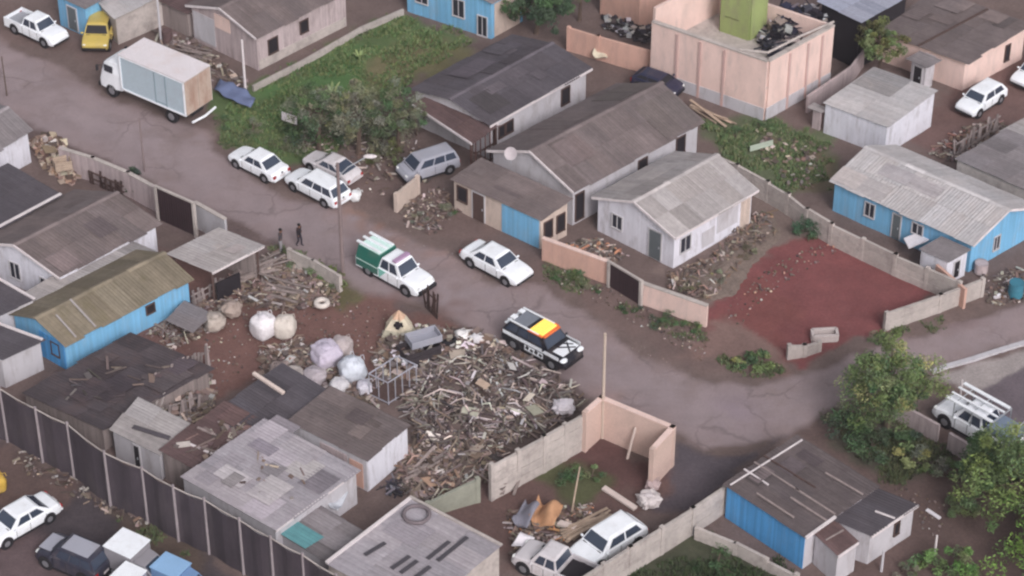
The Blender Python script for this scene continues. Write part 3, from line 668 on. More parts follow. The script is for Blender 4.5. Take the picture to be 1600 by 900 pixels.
patch(HP, .62, .85, .02, .3, (1.25,1.22,1.25)); patch(HP, .3, .55, .6, .8, (1.2,1.18,1.2)); patch(HP, .75, .98, .55, .8, (.58,.56,.58)); patch(HP, .1, .25, .05, .5, (.84,.84,.86)); patch(HP, .05, .25, .75, 1.0, (1.18,1.15,1.16)); patch(HP, .05, .3, 1.0, 1.1, (.8,.78,.8))
HT = house('low shed with teal and grey sheets at the tall fence', (433,832), (512,880), (580,838), z=(1.35,1.3,1.3), roof='grey', wall=W_palegrey, name='shed', cat='shed', seed=86, ov=.08, jit=1.6)
M_teal = mat('teal_sheet', c(98,150,156), .6, .08, 2)
patch(HT, .0, .55, .0, .42, (1,1,1), m=M_teal); patch(HT, .5, .98, .3, .7, (1.15,1.15,1.15)); patch(HT, .0, .5, .5, .9, (1.3,1.3,1.3))
HB = house('large pale flat roof at the bottom edge with a tyre lying on it', (508,880), (652,960), (785,852), z=(2.0,2.0,2.05), roof='lilac', wall=W_conc, seed=87, ov=.1, jit=.3, fascia=[('AD', M_fascia), ('CD', W_conc)], corr=.006)
for q in ((.45,.52,.3,.42),(.3,.36,.8,.9),(.62,.69,.55,.72),(.72,.79,.5,.68),(.5,.57,.2,.34),(.86,.92,.5,.68),(.55,.6,.68,.86)): pass
M_slot = mat('dark_roof_light', c(74,70,76), .7, .1, 3)
for (x0,y0,x1,y1) in ((570,867,602,848),(612,888,640,869),(626,895,652,876),(668,873,702,846),(684,876,730,839),(648,903,672,885)):
    p, q = G(x0,y0,2.09), G(x1,y1,2.09); k = MB(); k.bar(p, q, .2, .03); k.build('roof_light', M_slot, HB['roof'])
patch(HB, .1, .45, .55, .8, (.92,.92,.95), .04)
# bottom right blue house with annexes
H26 = house('blue walled house with brown roof, white edge boards and grey annexes at the bottom right', (1130,757), (1259,842), (1373,760), h=1.95, z=(1.95,1.95,2.1), roof='dkbrown', wall=W_palegrey, seed=90, ov=.14, axis='BC',
      wall_faces=[('AB', W_deepblue, .0, 1.0, 0, 1.86)], battens=[(.06,.03,.1,.97,.07,M_fascia),(.0,.28,.3,.28,.08,M_fascia),(.0,.42,.55,.42,.07,M_greywood),(.0,.55,.62,.56,.07,M_darkwood),(.3,.12,.75,.12,.09,M_greywood),(.55,.3,.98,.3,.09,M_greywood),(.5,.42,.98,.42,.09,M_greywood),(.55,.78,.98,.8,.09,M_greywood)], tones=lambda u, v: 1.12 if u > .75 else 1)
k = MB(); f0, f1 = H26['at'](1, 0), H26['at'](1, .4); k.bar(f0+Vector((0,0,.05)), f1+Vector((0,0,.05)), .12, .1); k.build('fascia', M_fascia, H26['root'])
house('', (1272,834), (1309,869), (1341,847), z=(1.75,1.7,1.7), roof='rust', wall=W_palegrey, root=H26['root'], seed=91, ov=.05, fascia=['BC'], battens=[(.4,.1,.45,.9,.07,M_greywood)])
house('', (1300,812), (1361,838), (1434,789), z=(1.8,1.75,1.75), roof='dark', wall=W_palegrey, root=H26['root'], seed=92, ov=.1, fascia=['BC'], openings=[('BC',.62,.28,.7,1.35,'hole')], battens=[(.5,.5,.98,.52,.08,M_fascia)])

# ------------------------------------------------------------------ walls, gates and fences
wallrun('low peach brick wall in front of the white cottage, left of the brown gate', [(848,372),(950,409)], 1.35, W_orange, posts=False, step=3, coping=W_peach)
wallrun('peach brick wall stretch right of the brown gate', [(1003,442),(1106,478)], 1.25, W_peach, posts=False, step=3, coping=W_conc, jag=.06)
wallrun('concrete slab wall running behind the white cottage and red lot towards the blue house', [(1118,243),(1152,258),(1200,284),(1232,303),(1262,327),(1300,350),(1400,398),(1500,441)], 1.25, W_conc, slabs=3, step=2.0, seed=5, jag=.08)
wallrun('short orange board fence at the corner of the red lot', [(1464,413),(1510,452)], 1.2, W_orange, posts=False, step=2)
wallrun('pale plank wall on the road side of the red lot', [(1386,489),(1470,461),(1536,436)], 1.05, W_conc, slabs=2, step=2.4, seed=6)
wallrun('orange brick wall behind the dark roofed house, left of the peach building', [(889,43),(935,57),(1019,80)], 1.5, W_orange, posts=True, step=2.6)
wallrun('low concrete retaining kerb along the pinkish plank house', [(395,134),(470,96),(565,42),(630,14)], .35, W_conc, posts=False, step=3, tops_px=True)
wallrun('pinkish low wall running down from the peach building corner', [(1262,150),(1330,104),(1350,78)], 1.1, W_pink, posts=False, step=3)
wallrun('white and grey roadside wall at the left road edge, up the street from the dark gate', [(95,232),(145,247),(200,270),(240,292)], 1.5, W_pink, slabs=0, step=2.2, seed=8, coping=W_conc)
wallrun('white roadside wall between the dark gate and the striped shed roof', [(304,316),(352,343)], 1.55, W_palegrey, posts=False, step=2, coping=W_conc)
wallrun('tumbled board wall along the road edge beside the scrap yard', [(452,390),(490,408),(530,432)], .9, W_conc, posts=True, step=1.7, slabs=2, jag=.15, seed=12)
def gate(label, p0, p1, h):
    a, b = XY(*p0, h), XY(*p1, h); cen = (a+b)/2; root = thing('gate', label, 'gate', (cen.x, cen.y, 0)); d = (b-a).normalized()
    k = MB(); n = 16
    for i in range(n):
        q = lerp(a, b, (i+.5)/n); k.box((q.x, q.y, h/2), ((b-a).length/n*.93, .03, h-.1), math.atan2(d.y, d.x), col=(R.uniform(.85,1.1),)*3)
    k.build('gate_leaf', mat('gate_brown', c(58,42,46), .7, .12, 2), root)
    for q in (a, b):
        k = MB(); k.box((q.x, q.y, h/2+.03), (.16, .16, h+.12), math.atan2(d.y, d.x)); k.build('gate_post', W_conc, root)
    k = MB(); k.bar((a.x,a.y,h+.05),(b.x,b.y,h+.05),.12,.1); k.build('top_rail', W_conc, root)
gate('dark brown slatted gate in the left roadside wall', (243,292), (302,318), 2.1)
gate('dark brown gate in the peach wall below the white cottage', (952,410), (1002,440), 1.5)
# leaning board panel near the silver van
wallrun('freestanding pale board fence panel near the silver van', [(619,303),(652,276)], 1.1, W_beige, posts=True, step=2)
# prefab concrete wall beside the scrap heap and lower yard
wallrun('tall concrete slab wall between the scrap heap and the lower yard', [(768,726),(850,682),(916,645)], 2.1, W_conc, slabs=4, step=1.6, seed=15, jag=.1)
wallrun('low greenish slanted slab wall beside the pale flat roof', [(668,786),(746,748)], 1.0, mat('greenish_slab', c(150,150,138), .9, .15, 1), slabs=2, step=1.8, seed=16, heights=[.8,1.35])
r_ = wallrun('tall salmon brick wall with ring beam around the lower yard corner', [(915,644),(940,622),(1051,668),(1020,702)], 2.3, mat('salmon_brick', c(200,174,164), .9, .12, .8, dirt=c(168,144,138), dirt_amt=.6), posts=True, step=3.4, seed=17, coping=W_peach, thick=.18)
wallrun('slab wall behind the white hatchback rising to the blue house corner', [(902,908),(985,855),(1083,794),(1134,760)], 1.55, W_conc, slabs=3, step=1.9, seed=18, jag=.05)
wallrun('low broken slab fence below the blue walled house', [(1090,826),(1150,850),(1245,898)], .6, W_conc, slabs=1, step=1.7, seed=19, jag=.12)
wallrun('low pink brick wall under the white pickup with roof rack', [(1395,624),(1468,664)], 1.0, W_pink, posts=False, step=3)
wallrun('pink brick wall stretch below the pickup, right of its dark gap', [(1484,676),(1545,712)], 1.0, W_pink, posts=False, step=3)
for H_, n_, s_ in ((H3,7,1),(H8,7,2),(H20,11,3),(H21,7,4),(HP,7,5),(HG,3,6),(H26,4,8),(H2b,2,9),(H14,4,10),(H17,2,12)): patches(H_, n_, s_)
# tall screened fence
def tall_fence():
    base = [(-95,648),(-40,672),(12,690),(67,722),(116,746),(173,791),(231,816),(279,845),(327,865),(381,897),(429,925),(478,952),(530,985)]
    W = [XY(*p) for p in base]; cen = W[6]; h = 3.25
    root = thing('screen_fence', 'tall dark screened fence with concrete posts across the bottom left', 'fence', (cen.x, cen.y, 0))
    M_scr = mat('shade_screen', c(70,62,69), .95, .16, 1.0, stretch=(1,1,.35), fine=.12, dirt=c(92,84,86), dirt_amt=.5, dscale=.9, dstretch=(1,1,.35))
    k = MB()
    for p, q in zip(W[:-1], W[1:]):
        d = (q-p).normalized(); nrm = Vector((-d.y, d.x, 0)); n = 6
        for i in range(n):
            a, b = lerp(p, q, i/n), lerp(p, q, (i+1)/n); s0, s1 = math.sin(i*1.3)*.04, math.sin((i+1)*1.3)*.04; t = R.uniform(.86, 1.12)
            sag0, sag1 = .12*math.sin(math.pi*i/n), .12*math.sin(math.pi*(i+1)/n)
            vs = [a+nrm*s0, b+nrm*s1, b+nrm*(s1+.03), a+nrm*(s0+.03)]
            k.add([Vector((x.x,x.y,.0)) for x in vs]+[Vector((x.x,x.y,h-.12-sg)) for x, sg in zip(vs, (sag0,sag1,sag1,sag0))], [(0,3,2,1),(4,5,6,7),(0,1,5,4),(1,2,6,5),(2,3,7,6),(3,0,4,7)], (t,t,t))
    k.build('screen', M_scr, root)
    k = MB()
    for p, q in zip(W[:-1], W[1:]):
        m = lerp(p, q, .5); k.tube([(p.x,p.y,h-.06),(m.x,m.y,h-.12),(q.x,q.y,h-.06)], .03, 6)
    k.build('top_rail', W_conc, root)
    MP = mat('fence_post_concrete', c(146,136,140), .9, .1, 2)
    for i, p in enumerate(W):
        k = MB(); k.box((p.x, p.y, h/2+.02), (.13, .13, h+.08), .5, taper=.8); k.build('post', MP, root)
tall_fence()
# ------------------------------------------------------------------ vehicles
def paint(name, col, rough=.35, dirt=.25):
    return mat(name, col, rough, .04, 1, fine=.03, dirt=c(150,135,128), dirt_amt=dirt, dscale=1.5, spec=.5)
P_white = paint('white_paint', c(238,240,246)); P_silver = paint('silver_paint', c(160,160,172)); P_black = paint('black_paint', c(24,24,34))
P_yellow = paint('yellow_paint', c(196,172,92)); P_green = paint('green_paint', c(42,104,92)); P_dkblue = paint('dark_blue_paint', c(40,42,66)); P_dkgrey = paint('dark_grey_paint', c(52,52,66))
P_old = paint('old_white_paint', c(206,200,204), .5, .5)
M_tyre = mat('tyre_rubber', c(36,34,38), .9, .1, 5); M_rim = mat('wheel_rim', c(150,150,156), .4, .05, 5, metal=.5)
M_glass = mat('car_glass', c(58,66,82), .12, .1, 1, spec=.8); M_lamp = mat('lamp_glass', c(225,225,225), .2, 0); M_red = mat('tail_lamp_red', c(160,30,30), .3, 0)
M_trim = mat('black_trim', c(40,38,42), .7, .05); M_orange = mat('amber_yellow_roof', c(250,190,90), .4, .05)

def vehicle(kind, label, cat, px, py, hx, hy, P=None, L=None, name=None, group=None, glass=None, zref=.5, W=None, H=None, sc=.84):
    spec = dict(  #      L    W    H    belt hoodh  trunkh cowl  wst   rend  rbase  (fractions of L measured from the front)
        sedan=(4.3,1.70,1.42,.92,.86,.92,.27,.40,.70,.84), hatch=(3.8,1.66,1.46,.94,.88,.94,.25,.38,.86,.97),
        wagon=(4.35,1.7,1.5,.94,.88,.94,.25,.37,.88,.97), suv=(4.6,1.85,1.75,1.10,1.06,1.1,.27,.37,.90,.98),
        coupe=(4.1,1.66,1.36,.88,.80,.82,.27,.42,.66,.90), pickup=(5.0,1.8,1.7,1.06,1.02,1.04,.27,.36,.60,.64),
        van=(4.3,1.75,1.75,1.02,.98,1.0,.16,.30,.93,.985))[kind]
    l, w, h, belt, hh, th, cw, ws, re, rb = spec; l = L or l; w = W or w; h = H or h
    q0, q1 = G(px, py, zref), G(px+hx, py+hy, zref); ang = math.atan2(q1.y-q0.y, q1.x-q0.x)
    root = thing(name or {'suv':'suv','pickup':'pickup_truck','van':'minivan'}.get(kind, 'parked_car'), label, cat, (q0.x, q0.y, 0), ang, group)
    root.scale = (sc, sc, sc); P = P or P_white; X = lambda f: l/2-l*f; hw = w/2
    # lower body
    k = MB(); st = [(0,.80,.42,.62),(.015,.90,.32,.70),(.06,.97,.24,hh-.10),(.14,1,.22,hh-.03),(cw,1,.22,belt-.02),(.5,1,.22,belt),(rb,1,.22,belt),(.95,.985,.24,th-.03),(.985,.92,.30,th-.14),(1.0,.84,.38,th-.26)]
    if kind in ('hatch','wagon','suv','van'): st[-3:] = [(.97,.99,.24,belt),(.99,.95,.3,belt-.06),(1.0,.9,.36,belt-.16)]
    if kind == 'pickup': st = st[:6]+[(.645,1,.25,belt)]
    rings = []
    for f, wf, zb, zt in st:
        y = hw*wf; zt = max(zt, zb+.15)
        rings.append([(-y*.86,zb),(-y,zb+.14),(-y,zb+(zt-zb)*.62),(-y*.955,zt-.05),(-y*.84,zt),(-y*.4,zt+.03),(y*.4,zt+.03),(y*.84,zt),(y*.955,zt-.05),(y,zb+(zt-zb)*.62),(y,zb+.14),(y*.86,zb)])
    n = 12; vs = [(X(f), y, z) for (f, *_), r in zip(st, rings) for y, z in r]; fs = []
    for i in range(len(st)-1):
        for j in range(n): fs.append((i*n+j, i*n+(j+1) % n, (i+1)*n+(j+1) % n, (i+1)*n+j))
    fs += [tuple(range(n)), tuple(range((len(st)-1)*n, len(st)*n))[::-1]]
    k.add(vs, fs)
    # greenhouse
    yb, yt = hw*.90, hw*.74
    cb = [(X(cw),-yb,belt-.02),(X(cw),yb,belt-.02),(X(rb),yb,belt-.02),(X(rb),-yb,belt-.02)]
    ct = [(X(ws),-yt,h-.05),(X(ws),yt,h-.05),(X(re),yt,h-.05),(X(re),-yt,h-.05)]
    ci = [(X(ws)-.12,-yt+.14,h),(X(ws)-.12,yt-.14,h),(X(re)+.12,yt-.14,h),(X(re)+.12,-yt+.14,h)]
    k.add(cb+ct+ci, [(0,1,5,4),(1,2,6,5),(2,3,7,6),(3,0,4,7),(4,5,9,8),(5,6,10,9),(6,7,11,10),(7,4,8,11),(8,9,10,11),(3,2,1,0)])
    body = k.build('body', P, root, local=True)
    if kind == 'pickup':
        b = MB(); x0, x1 = X(.645), X(1.0); b.box(((x0+x1)/2,0,.55),(x0-x1-.02,w*.92,.5),col=(.35,.35,.37))
        for s in (-1,1): b.box(((x0+x1)/2,s*(hw-.05),.72),(x0-x1,.1,.72))
        b.box((x1+.04,0,.72),(.08,w-.2,.66)); b.build('bed', P, root, local=True)
    def plate(name, a, b_, c_, d, m, ins=.07, off=.012, gaps=None):
        a, b_, c_, d = map(Vector, (a, b_, c_, d)); nrm = (b_-a).cross(d-a).normalized(); mid = (a+b_+c_+d)/4
        if nrm.dot(mid-Vector((0,0,.8))) < 0: nrm = -nrm
        def Pq(u, v): return lerp(lerp(a, b_, u), lerp(d, c_, u), v)+nrm*off
        for (u0, u1) in (gaps or [(ins*.6, 1-ins*.6)]):
            q = MB(); v0, v1 = .1, .9; pts = [Pq(u0,v0),Pq(u1,v0),Pq(u1,v1),Pq(u0,v1)]
            q.add(pts+[p-nrm*.02 for p in pts],[(0,1,2,3),(7,6,5,4),(0,4,5,1),(1,5,6,2),(2,6,7,3),(3,7,4,0)]); q.build(name, m, root, local=True)
    gl = glass or M_glass
    plate('windshield', cb[0], cb[1], ct[1], ct[0], gl); plate('rear_window', cb[2], cb[3], ct[3], ct[2], gl)
    gp = {'sedan':[(.16,.5),(.54,.86)],'coupe':[(.14,.5),(.54,.84)],'hatch':[(.14,.5),(.54,.9)],'pickup':[(.15,.5),(.56,.93)]}.get(kind, [(.12,.4),(.43,.68),(.71,.95)])
    plate('side_window', cb[1], cb[2], ct[2], ct[1], gl, gaps=gp); plate('side_window', cb[0], cb[3], ct[3], ct[0], gl, gaps=gp)
    wr = .31 if kind not in ('suv','pickup') else .37
    for fx in (.19, .80):
        for s in (-1, 1):
            t = MB(); t.lathe((X(fx), s*(hw-.10), wr), [(wr*.55,-.1*s),(wr*.94,-.1*s),(wr,-.06*s),(wr,.08*s),(wr*.94,.115*s),(wr*.6,.115*s)], 18, 'Y'); wo_ = t.build('wheel', M_tyre, root, local=True)
            r = MB(); r.lathe((X(fx), s*(hw-.0), wr), [(wr*.6,-.02*s),(wr*.58,.018*s),(wr*.2,.03*s)], 12, 'Y'); r.build('rim', M_rim, wo_, local=True)
            a = MB(); a.lathe((X(fx), s*(hw-.13), wr+.03), [(wr+.09,-.1*s),(wr+.09,.137*s)], 20, 'Y'); a.build('wheel_arch', M_trim, root, local=True)
    for s in (-1, 1):
        q = MB(); q.blob((X(.028), s*hw*.70, hh-.24), (.16,.34,.16), sub=2, amp=0); q.build('headlight', M_lamp, root, local=True)
        q = MB(); q.box((X(.992), s*hw*.78, th-.26), (.09,.22,.2)); q.build('tail_light', M_red, root, local=True)
        q = MB(); q.blob((X(cw+.04), s*(hw+.06), belt+.02), (.14,.2,.13), sub=2, amp=0); q.build('mirror', P, root, local=True)
    for s in (-1, 1):      # door gaps, sill, bonnet line
        q = MB()
        for f in ((cw+ws)/2, .53, .76) if kind not in ('pickup',) else ((cw+ws)/2, .47, .62): q.box((X(f), s*(hw+.002), .28+(belt-.3)/2), (.022, .012, belt-.42))
        q.box((X(.5), s*(hw*.985), .27), (l*.52, .05, .07)); q.build('side_trim', M_trim, root, local=True)
    q = MB(); q.box((X(cw)+.03, 0, belt-.012), (.05, w*.74, .03)); q.build('wiper_cowl', M_trim, root, local=True)
    q = MB(); q.box((X(1)+.02, 0, th-.36) if kind not in ('pickup',) else (X(1)+.01,0,.9), (.03, w*.7, .03)); q.build('tailgate_seam', M_trim, root, local=True)
    q = MB(); q.box((X(.006),0,.42),(.1,w*.82,.14)); q.box((X(.02),0,.6),(.08,w*.42,.1)); q.build('grille', M_trim, root, local=True)
    q = MB(); q.box((X(1.0)+.02,0,.42),(.12,w*.86,.16)); q.build('rear_bumper', M_trim if kind in ('suv','pickup') else P, root, local=True)
    q = MB(); q.box((X(1.0)-.05,0,.62),(.02,.4,.13)); q.build('number_plate', M_fascia, root, local=True)
    return root, dict(X=X, hw=hw, h=h, belt=belt, l=l, w=w, hh=hh, th=th, cb=cb, ct=ct)

# street, up the hill to down the hill
pk, s_ = vehicle('pickup', 'white old pickup at the top left road verge with dark load bed', 'pickup', 58, 44, 10, 4.6, P_white, sc=0.8)
yc, s_ = vehicle('hatch', 'old yellow car parked by the blue kiosk at the top left', 'car', 155, 52, -2, 6, P_yellow, L=3.3, glass=M_trim, sc=0.95)
sd, s_ = vehicle('sedan', 'white sedan parked behind the white station wagon, nearest the truck', 'car', 404, 254, -10, -5.0, L=4.3, sc=0.81)
def spare(root, s): 
    q = MB(); q.box((s['X'](1.0)-.03, 0, .80), (.03, .12, .12)); q.build('emblem', M_trim, root, local=True)
spare(sd, s_)
wg, s_ = vehicle('wagon', 'white station wagon at the kerb just below the street lamp', 'car', 496, 291, -10, -5.2, L=4.6, sc=0.82)
spare(wg, s_)
cp_, s_ = vehicle('coupe', 'dusty white two door car with see-through rear, behind the station wagon', 'car', 519, 259, -10, -4.8, P_old, L=4.3, sc=0.78)
mv, s_ = vehicle('van', 'silver minivan parked in the yard beside the rusty carport', 'minivan', 668, 258, -10, 3.2, P_silver, L=4.1, H=1.6, sc=0.8)
ws_, s_ = vehicle('sedan', 'white sedan parked alone across the road from the green and white pickup', 'car', 776, 410, 10, 5.3, L=4.5, sc=0.87)
hb, s_ = vehicle('hatch', 'white hatchback in the yard at the upper right', 'car', 1533, 154, -10, 6.6, L=4.0, sc=0.82)
h2, s_ = vehicle('hatch', 'second white car cut by the right edge above the white hatchback', 'car', 1618, 112, -10, 6.6, L=4.0, sc=0.82)
wh, s_ = vehicle('hatch', 'white hatchback parked in the lower yard beside the slab wall', 'car', 949, 848, -10, 6.2, L=4.0, sc=0.92)
v14, s_ = vehicle('pickup', 'white pickup with dark open bed half hidden at the pale flat roof, lower yard', 'pickup', 866, 884, -8, -3.5, P_old, L=4.4, sc=0.84)
q = MB(); X = s_['X']; q.box(((X(.66)+X(.98))/2,0,.84),(X(.66)-X(.98),s_['w']*.82,.06)); q.build('bed_shade', M_dark, v14, local=True)  # dark sheet painted in for the shade inside the open bed
v15, s_ = vehicle('sedan', 'white car parked alone on the dark yard at the left edge, bottom', 'car', 30, 812, -10, 5.8, L=4.6, sc=0.83)
v16, s_ = vehicle('suv', 'dark car with silver roof and hood beside the small box van, bottom left', 'car', 117, 872, -10, -4.2, P_dkgrey, L=4.0, H=1.65, sc=0.84)
q = MB(); X = s_['X']; q.box(((X(.42)+X(.84))/2,0,s_['h']+.01),(X(.42)-X(.84),s_['w']*.6,.03)); q.build('roof_panel', P_silver, v16, local=True)
q = MB(); q.box((X(.14),0,s_['hh']+.015),(.75,1.2,.03)); q.build('hood_panel', P_silver, v16, local=True)
v20, s_ = vehicle('hatch', 'small dark blue car tucked against the foot of the peach brick building', 'car', 1028, 132, 10, 3.5, P_dkblue, L=2.8, W=1.35, H=1.15, glass=M_trim, sc=1)
# green and white pickup with canopy
gp_, s_ = vehicle('pickup', 'green and white police pickup with ribbed canopy driving down the road', 'pickup', 619, 424, 10, 5.4, P_white, L=5.1, H=1.8, sc=0.83)
X, hw = s_['X'], s_['hw']
q = MB(); x0, x1 = X(.632), X(.995); 
q.add([(x0,-hw*.98,1.08),(x0,hw*.98,1.08),(x1,hw*.98,1.08),(x1,-hw*.98,1.08),(x0,-hw*.78,1.86),(x0,hw*.78,1.86),(x1+.1,hw*.78,1.86),(x1+.1,-hw*.78,1.86)],[(0,3,2,1),(4,5,6,7),(0,1,5,4),(1,2,6,5),(2,3,7,6),(3,0,4,7)])
cn = q.build('canopy', P_green, gp_, local=True)
q = MB(); q.box(((x0+x1)/2+.05,0,1.88),(x0-x1-.2,hw*1.5,.05)); q.build('canopy_roof', mat('pale_mint_paint', c(205,230,224), .4, .03), cn, local=True)
q = MB()
for y in (-.55, 0, .55): q.box(((x0+x1)/2-.1,y,1.96),(x0-x1+.1,.17,.09))
q.build('roof_rib', P_white, gp_, local=True)
for s in (-1,1):
    q = MB(); q.box(((x0+x1)/2,s*(hw+.005),.78),(x0-x1-.05,.03,.62)); q.build('green_side', P_green, gp_, local=True)
    q = MB(); q.box(((x0+x1)/2,s*(hw+.022),.98),(x0-x1-.1,.012,.07)); q.build('side_stripe', mat('pale_mint_paint'), gp_, local=True)
    q = MB(); q.add([(X(.62),s*(hw+.004),1.05),(X(.50),s*(hw+.004),1.02),(X(.62),s*(hw+.004),.35),(X(.62),s*(hw+.012),1.05),(X(.50),s*(hw+.012),1.02),(X(.62),s*(hw+.012),.35)],[(0,1,2),(5,4,3),(0,3,4,1),(1,4,5,2),(2,5,3,0)]); q.build('door_flash', mat('aqua_paint', c(130,196,184), .4, .03), gp_, local=True)
q = MB(); q.box((X(.41),0,s_['h']+.07),(.3,1.25,.12)); q.build('light_bar', mat('lilac_lens', c(170,140,170), .3, .05), gp_, local=True)
q = MB(); q.box((X(.0)+.04,0,.55),(.2,s_['w']*.8,.22)); q.build('bull_bar', M_trim, gp_, local=True)
# black and white police suv
ps, s_ = vehicle('suv', 'black and white police car with glowing yellow roof panel on the road', 'car', 848, 537, 10, 5.3, P_black, L=4.5, H=1.65, sc=0.89)
X, hw = s_['X'], s_['hw']; h = s_['h']
for s in (-1,1):
    q = MB(); q.box((X(.52),s*(hw+.012),.98),(s_['l']*.88,.03,.2)); q.build('side_stripe', P_white, ps, local=True)
    q = MB()
    for i, f in enumerate((.36,.43,.5,.57)): q.box((X(f),s*(hw+.014),.62+.05*(i % 2)),(.2,.03,.24 if i % 2 else .17), Matrix.Rotation(.35,3,'Y'))
    q.build('door_badge', P_black, ps, local=True)
    q = MB(); q.blob((X(.045),s*hw*.74,.86),(.42,.5,.22),sub=2,amp=0); q.build('fender_panel', P_white, ps, local=True)
    q = MB(); q.bar((X(.44),s*hw*.72,h+.05),(X(.93),s*hw*.70,h+.05),.09,.07); q.build('roof_rail', P_white, ps, local=True)
q = MB()
for a, b_, wd in (((X(.24),-.35),(X(.06),.42),.24),((X(.20),.42),(X(.05),-.12),.22),((X(.25),.1),(X(.12),.55),.2)):
    q.bar((*a,s_['hh']+.045),(*b_,s_['hh']+.035),wd*.4,.03)
q.build('hood_emblem', P_black, ps, local=True)
for s in (-1,1):
    q = MB(); q.box((X(.47),s*(hw+.006),.62),(1.3,.02,.34)); q.build('door_panel', P_white, ps, local=True)
q = MB(); q.box((X(.135),0,s_['hh']+.022),(.72,1.35,.03)); q.build('hood_panel', P_white, ps, local=True)
q = MB(); q.add([(X(.38),-.62,h+.01),(X(.38),.62,h+.01),(X(.60),.62,h+.01),(X(.60),-.62,h+.01),(X(.40),-.56,h+.14),(X(.40),.56,h+.14),(X(.58),.56,h+.14),(X(.58),-.56,h+.14)],[(0,3,2,1),(4,5,6,7),(0,1,5,4),(1,2,6,5),(2,3,7,6),(3,0,4,7)])
M_glow = mat('lit_amber_beacon', c(255,214,96), .35, .0); pb_ = M_glow.node_tree.nodes['Principled BSDF']; pb_.inputs['Emission Color'].default_value = (1,.55,.12,1); pb_.inputs['Emission Strength'].default_value = .55
q.build('beacon', M_glow, ps, local=True)
M_or = mat('orange_roof_paint', c(236,120,64), .4, .05)
q = MB(); q.box((X(.365),0,h+.035),(.22,1.3,.06)); q.box((X(.49),-.68,h+.03),(1.0,.12,.06)); q.box((X(.49),.68,h+.03),(1.0,.12,.06)); q.build('orange_band', M_or, ps, local=True)
q = MB(); q.box((X(.965),0,.95),(.12,1.2,.16)); q.box((X(.97),0,1.3),(.2,1.25,.05)); q.build('rear_panel', P_white, ps, local=True)
q = MB(); q.box((X(.9),-.3,h+.06),(.3,.34,.08)); q.box((X(.9),.35,h+.06),(.3,.3,.08)); q.build('roof_marking', P_white, ps, local=True)
q = MB(); q.box((X(.76),0,h+.02),(.95,1.1,.03)); q.build('roof_panel', mat('grey_paint', c(120,124,134), .4, .05), ps, local=True)
# white pickup with ladder rack, right edge
rp, s_ = vehicle('pickup', 'white pickup with roof rack carrying boards, right edge by the big tree', 'pickup', 1530, 664, -10, -5.6, P_white, L=5.0, sc=0.9)
X = s_['X']
for y, z in ((-.75,1.95),(-.28,1.95),(.28,1.95),(.78,1.95)):
    q = MB(); q.box((X(.45),y,z),(2.9,.2 if abs(y) > .5 else .12,.06)); q.build('rack_board', P_white, rp, local=True)
for f in (.28,.5,.75,.97):
    q = MB(); q.tube([(X(f),-.85,1.0),(X(f),-.85,1.9),(X(f),.85,1.9),(X(f),.85,1.0)], .035, 6); q.build('rack_hoop', M_metal, rp, local=True)
q = MB(); q.box((X(.82),0,1.25),(1.5,1.3,.35),col=(.8,.85,.95)); q.build('cargo', mat('blue_grey_load', c(130,140,152), .7, .15), rp, local=True)

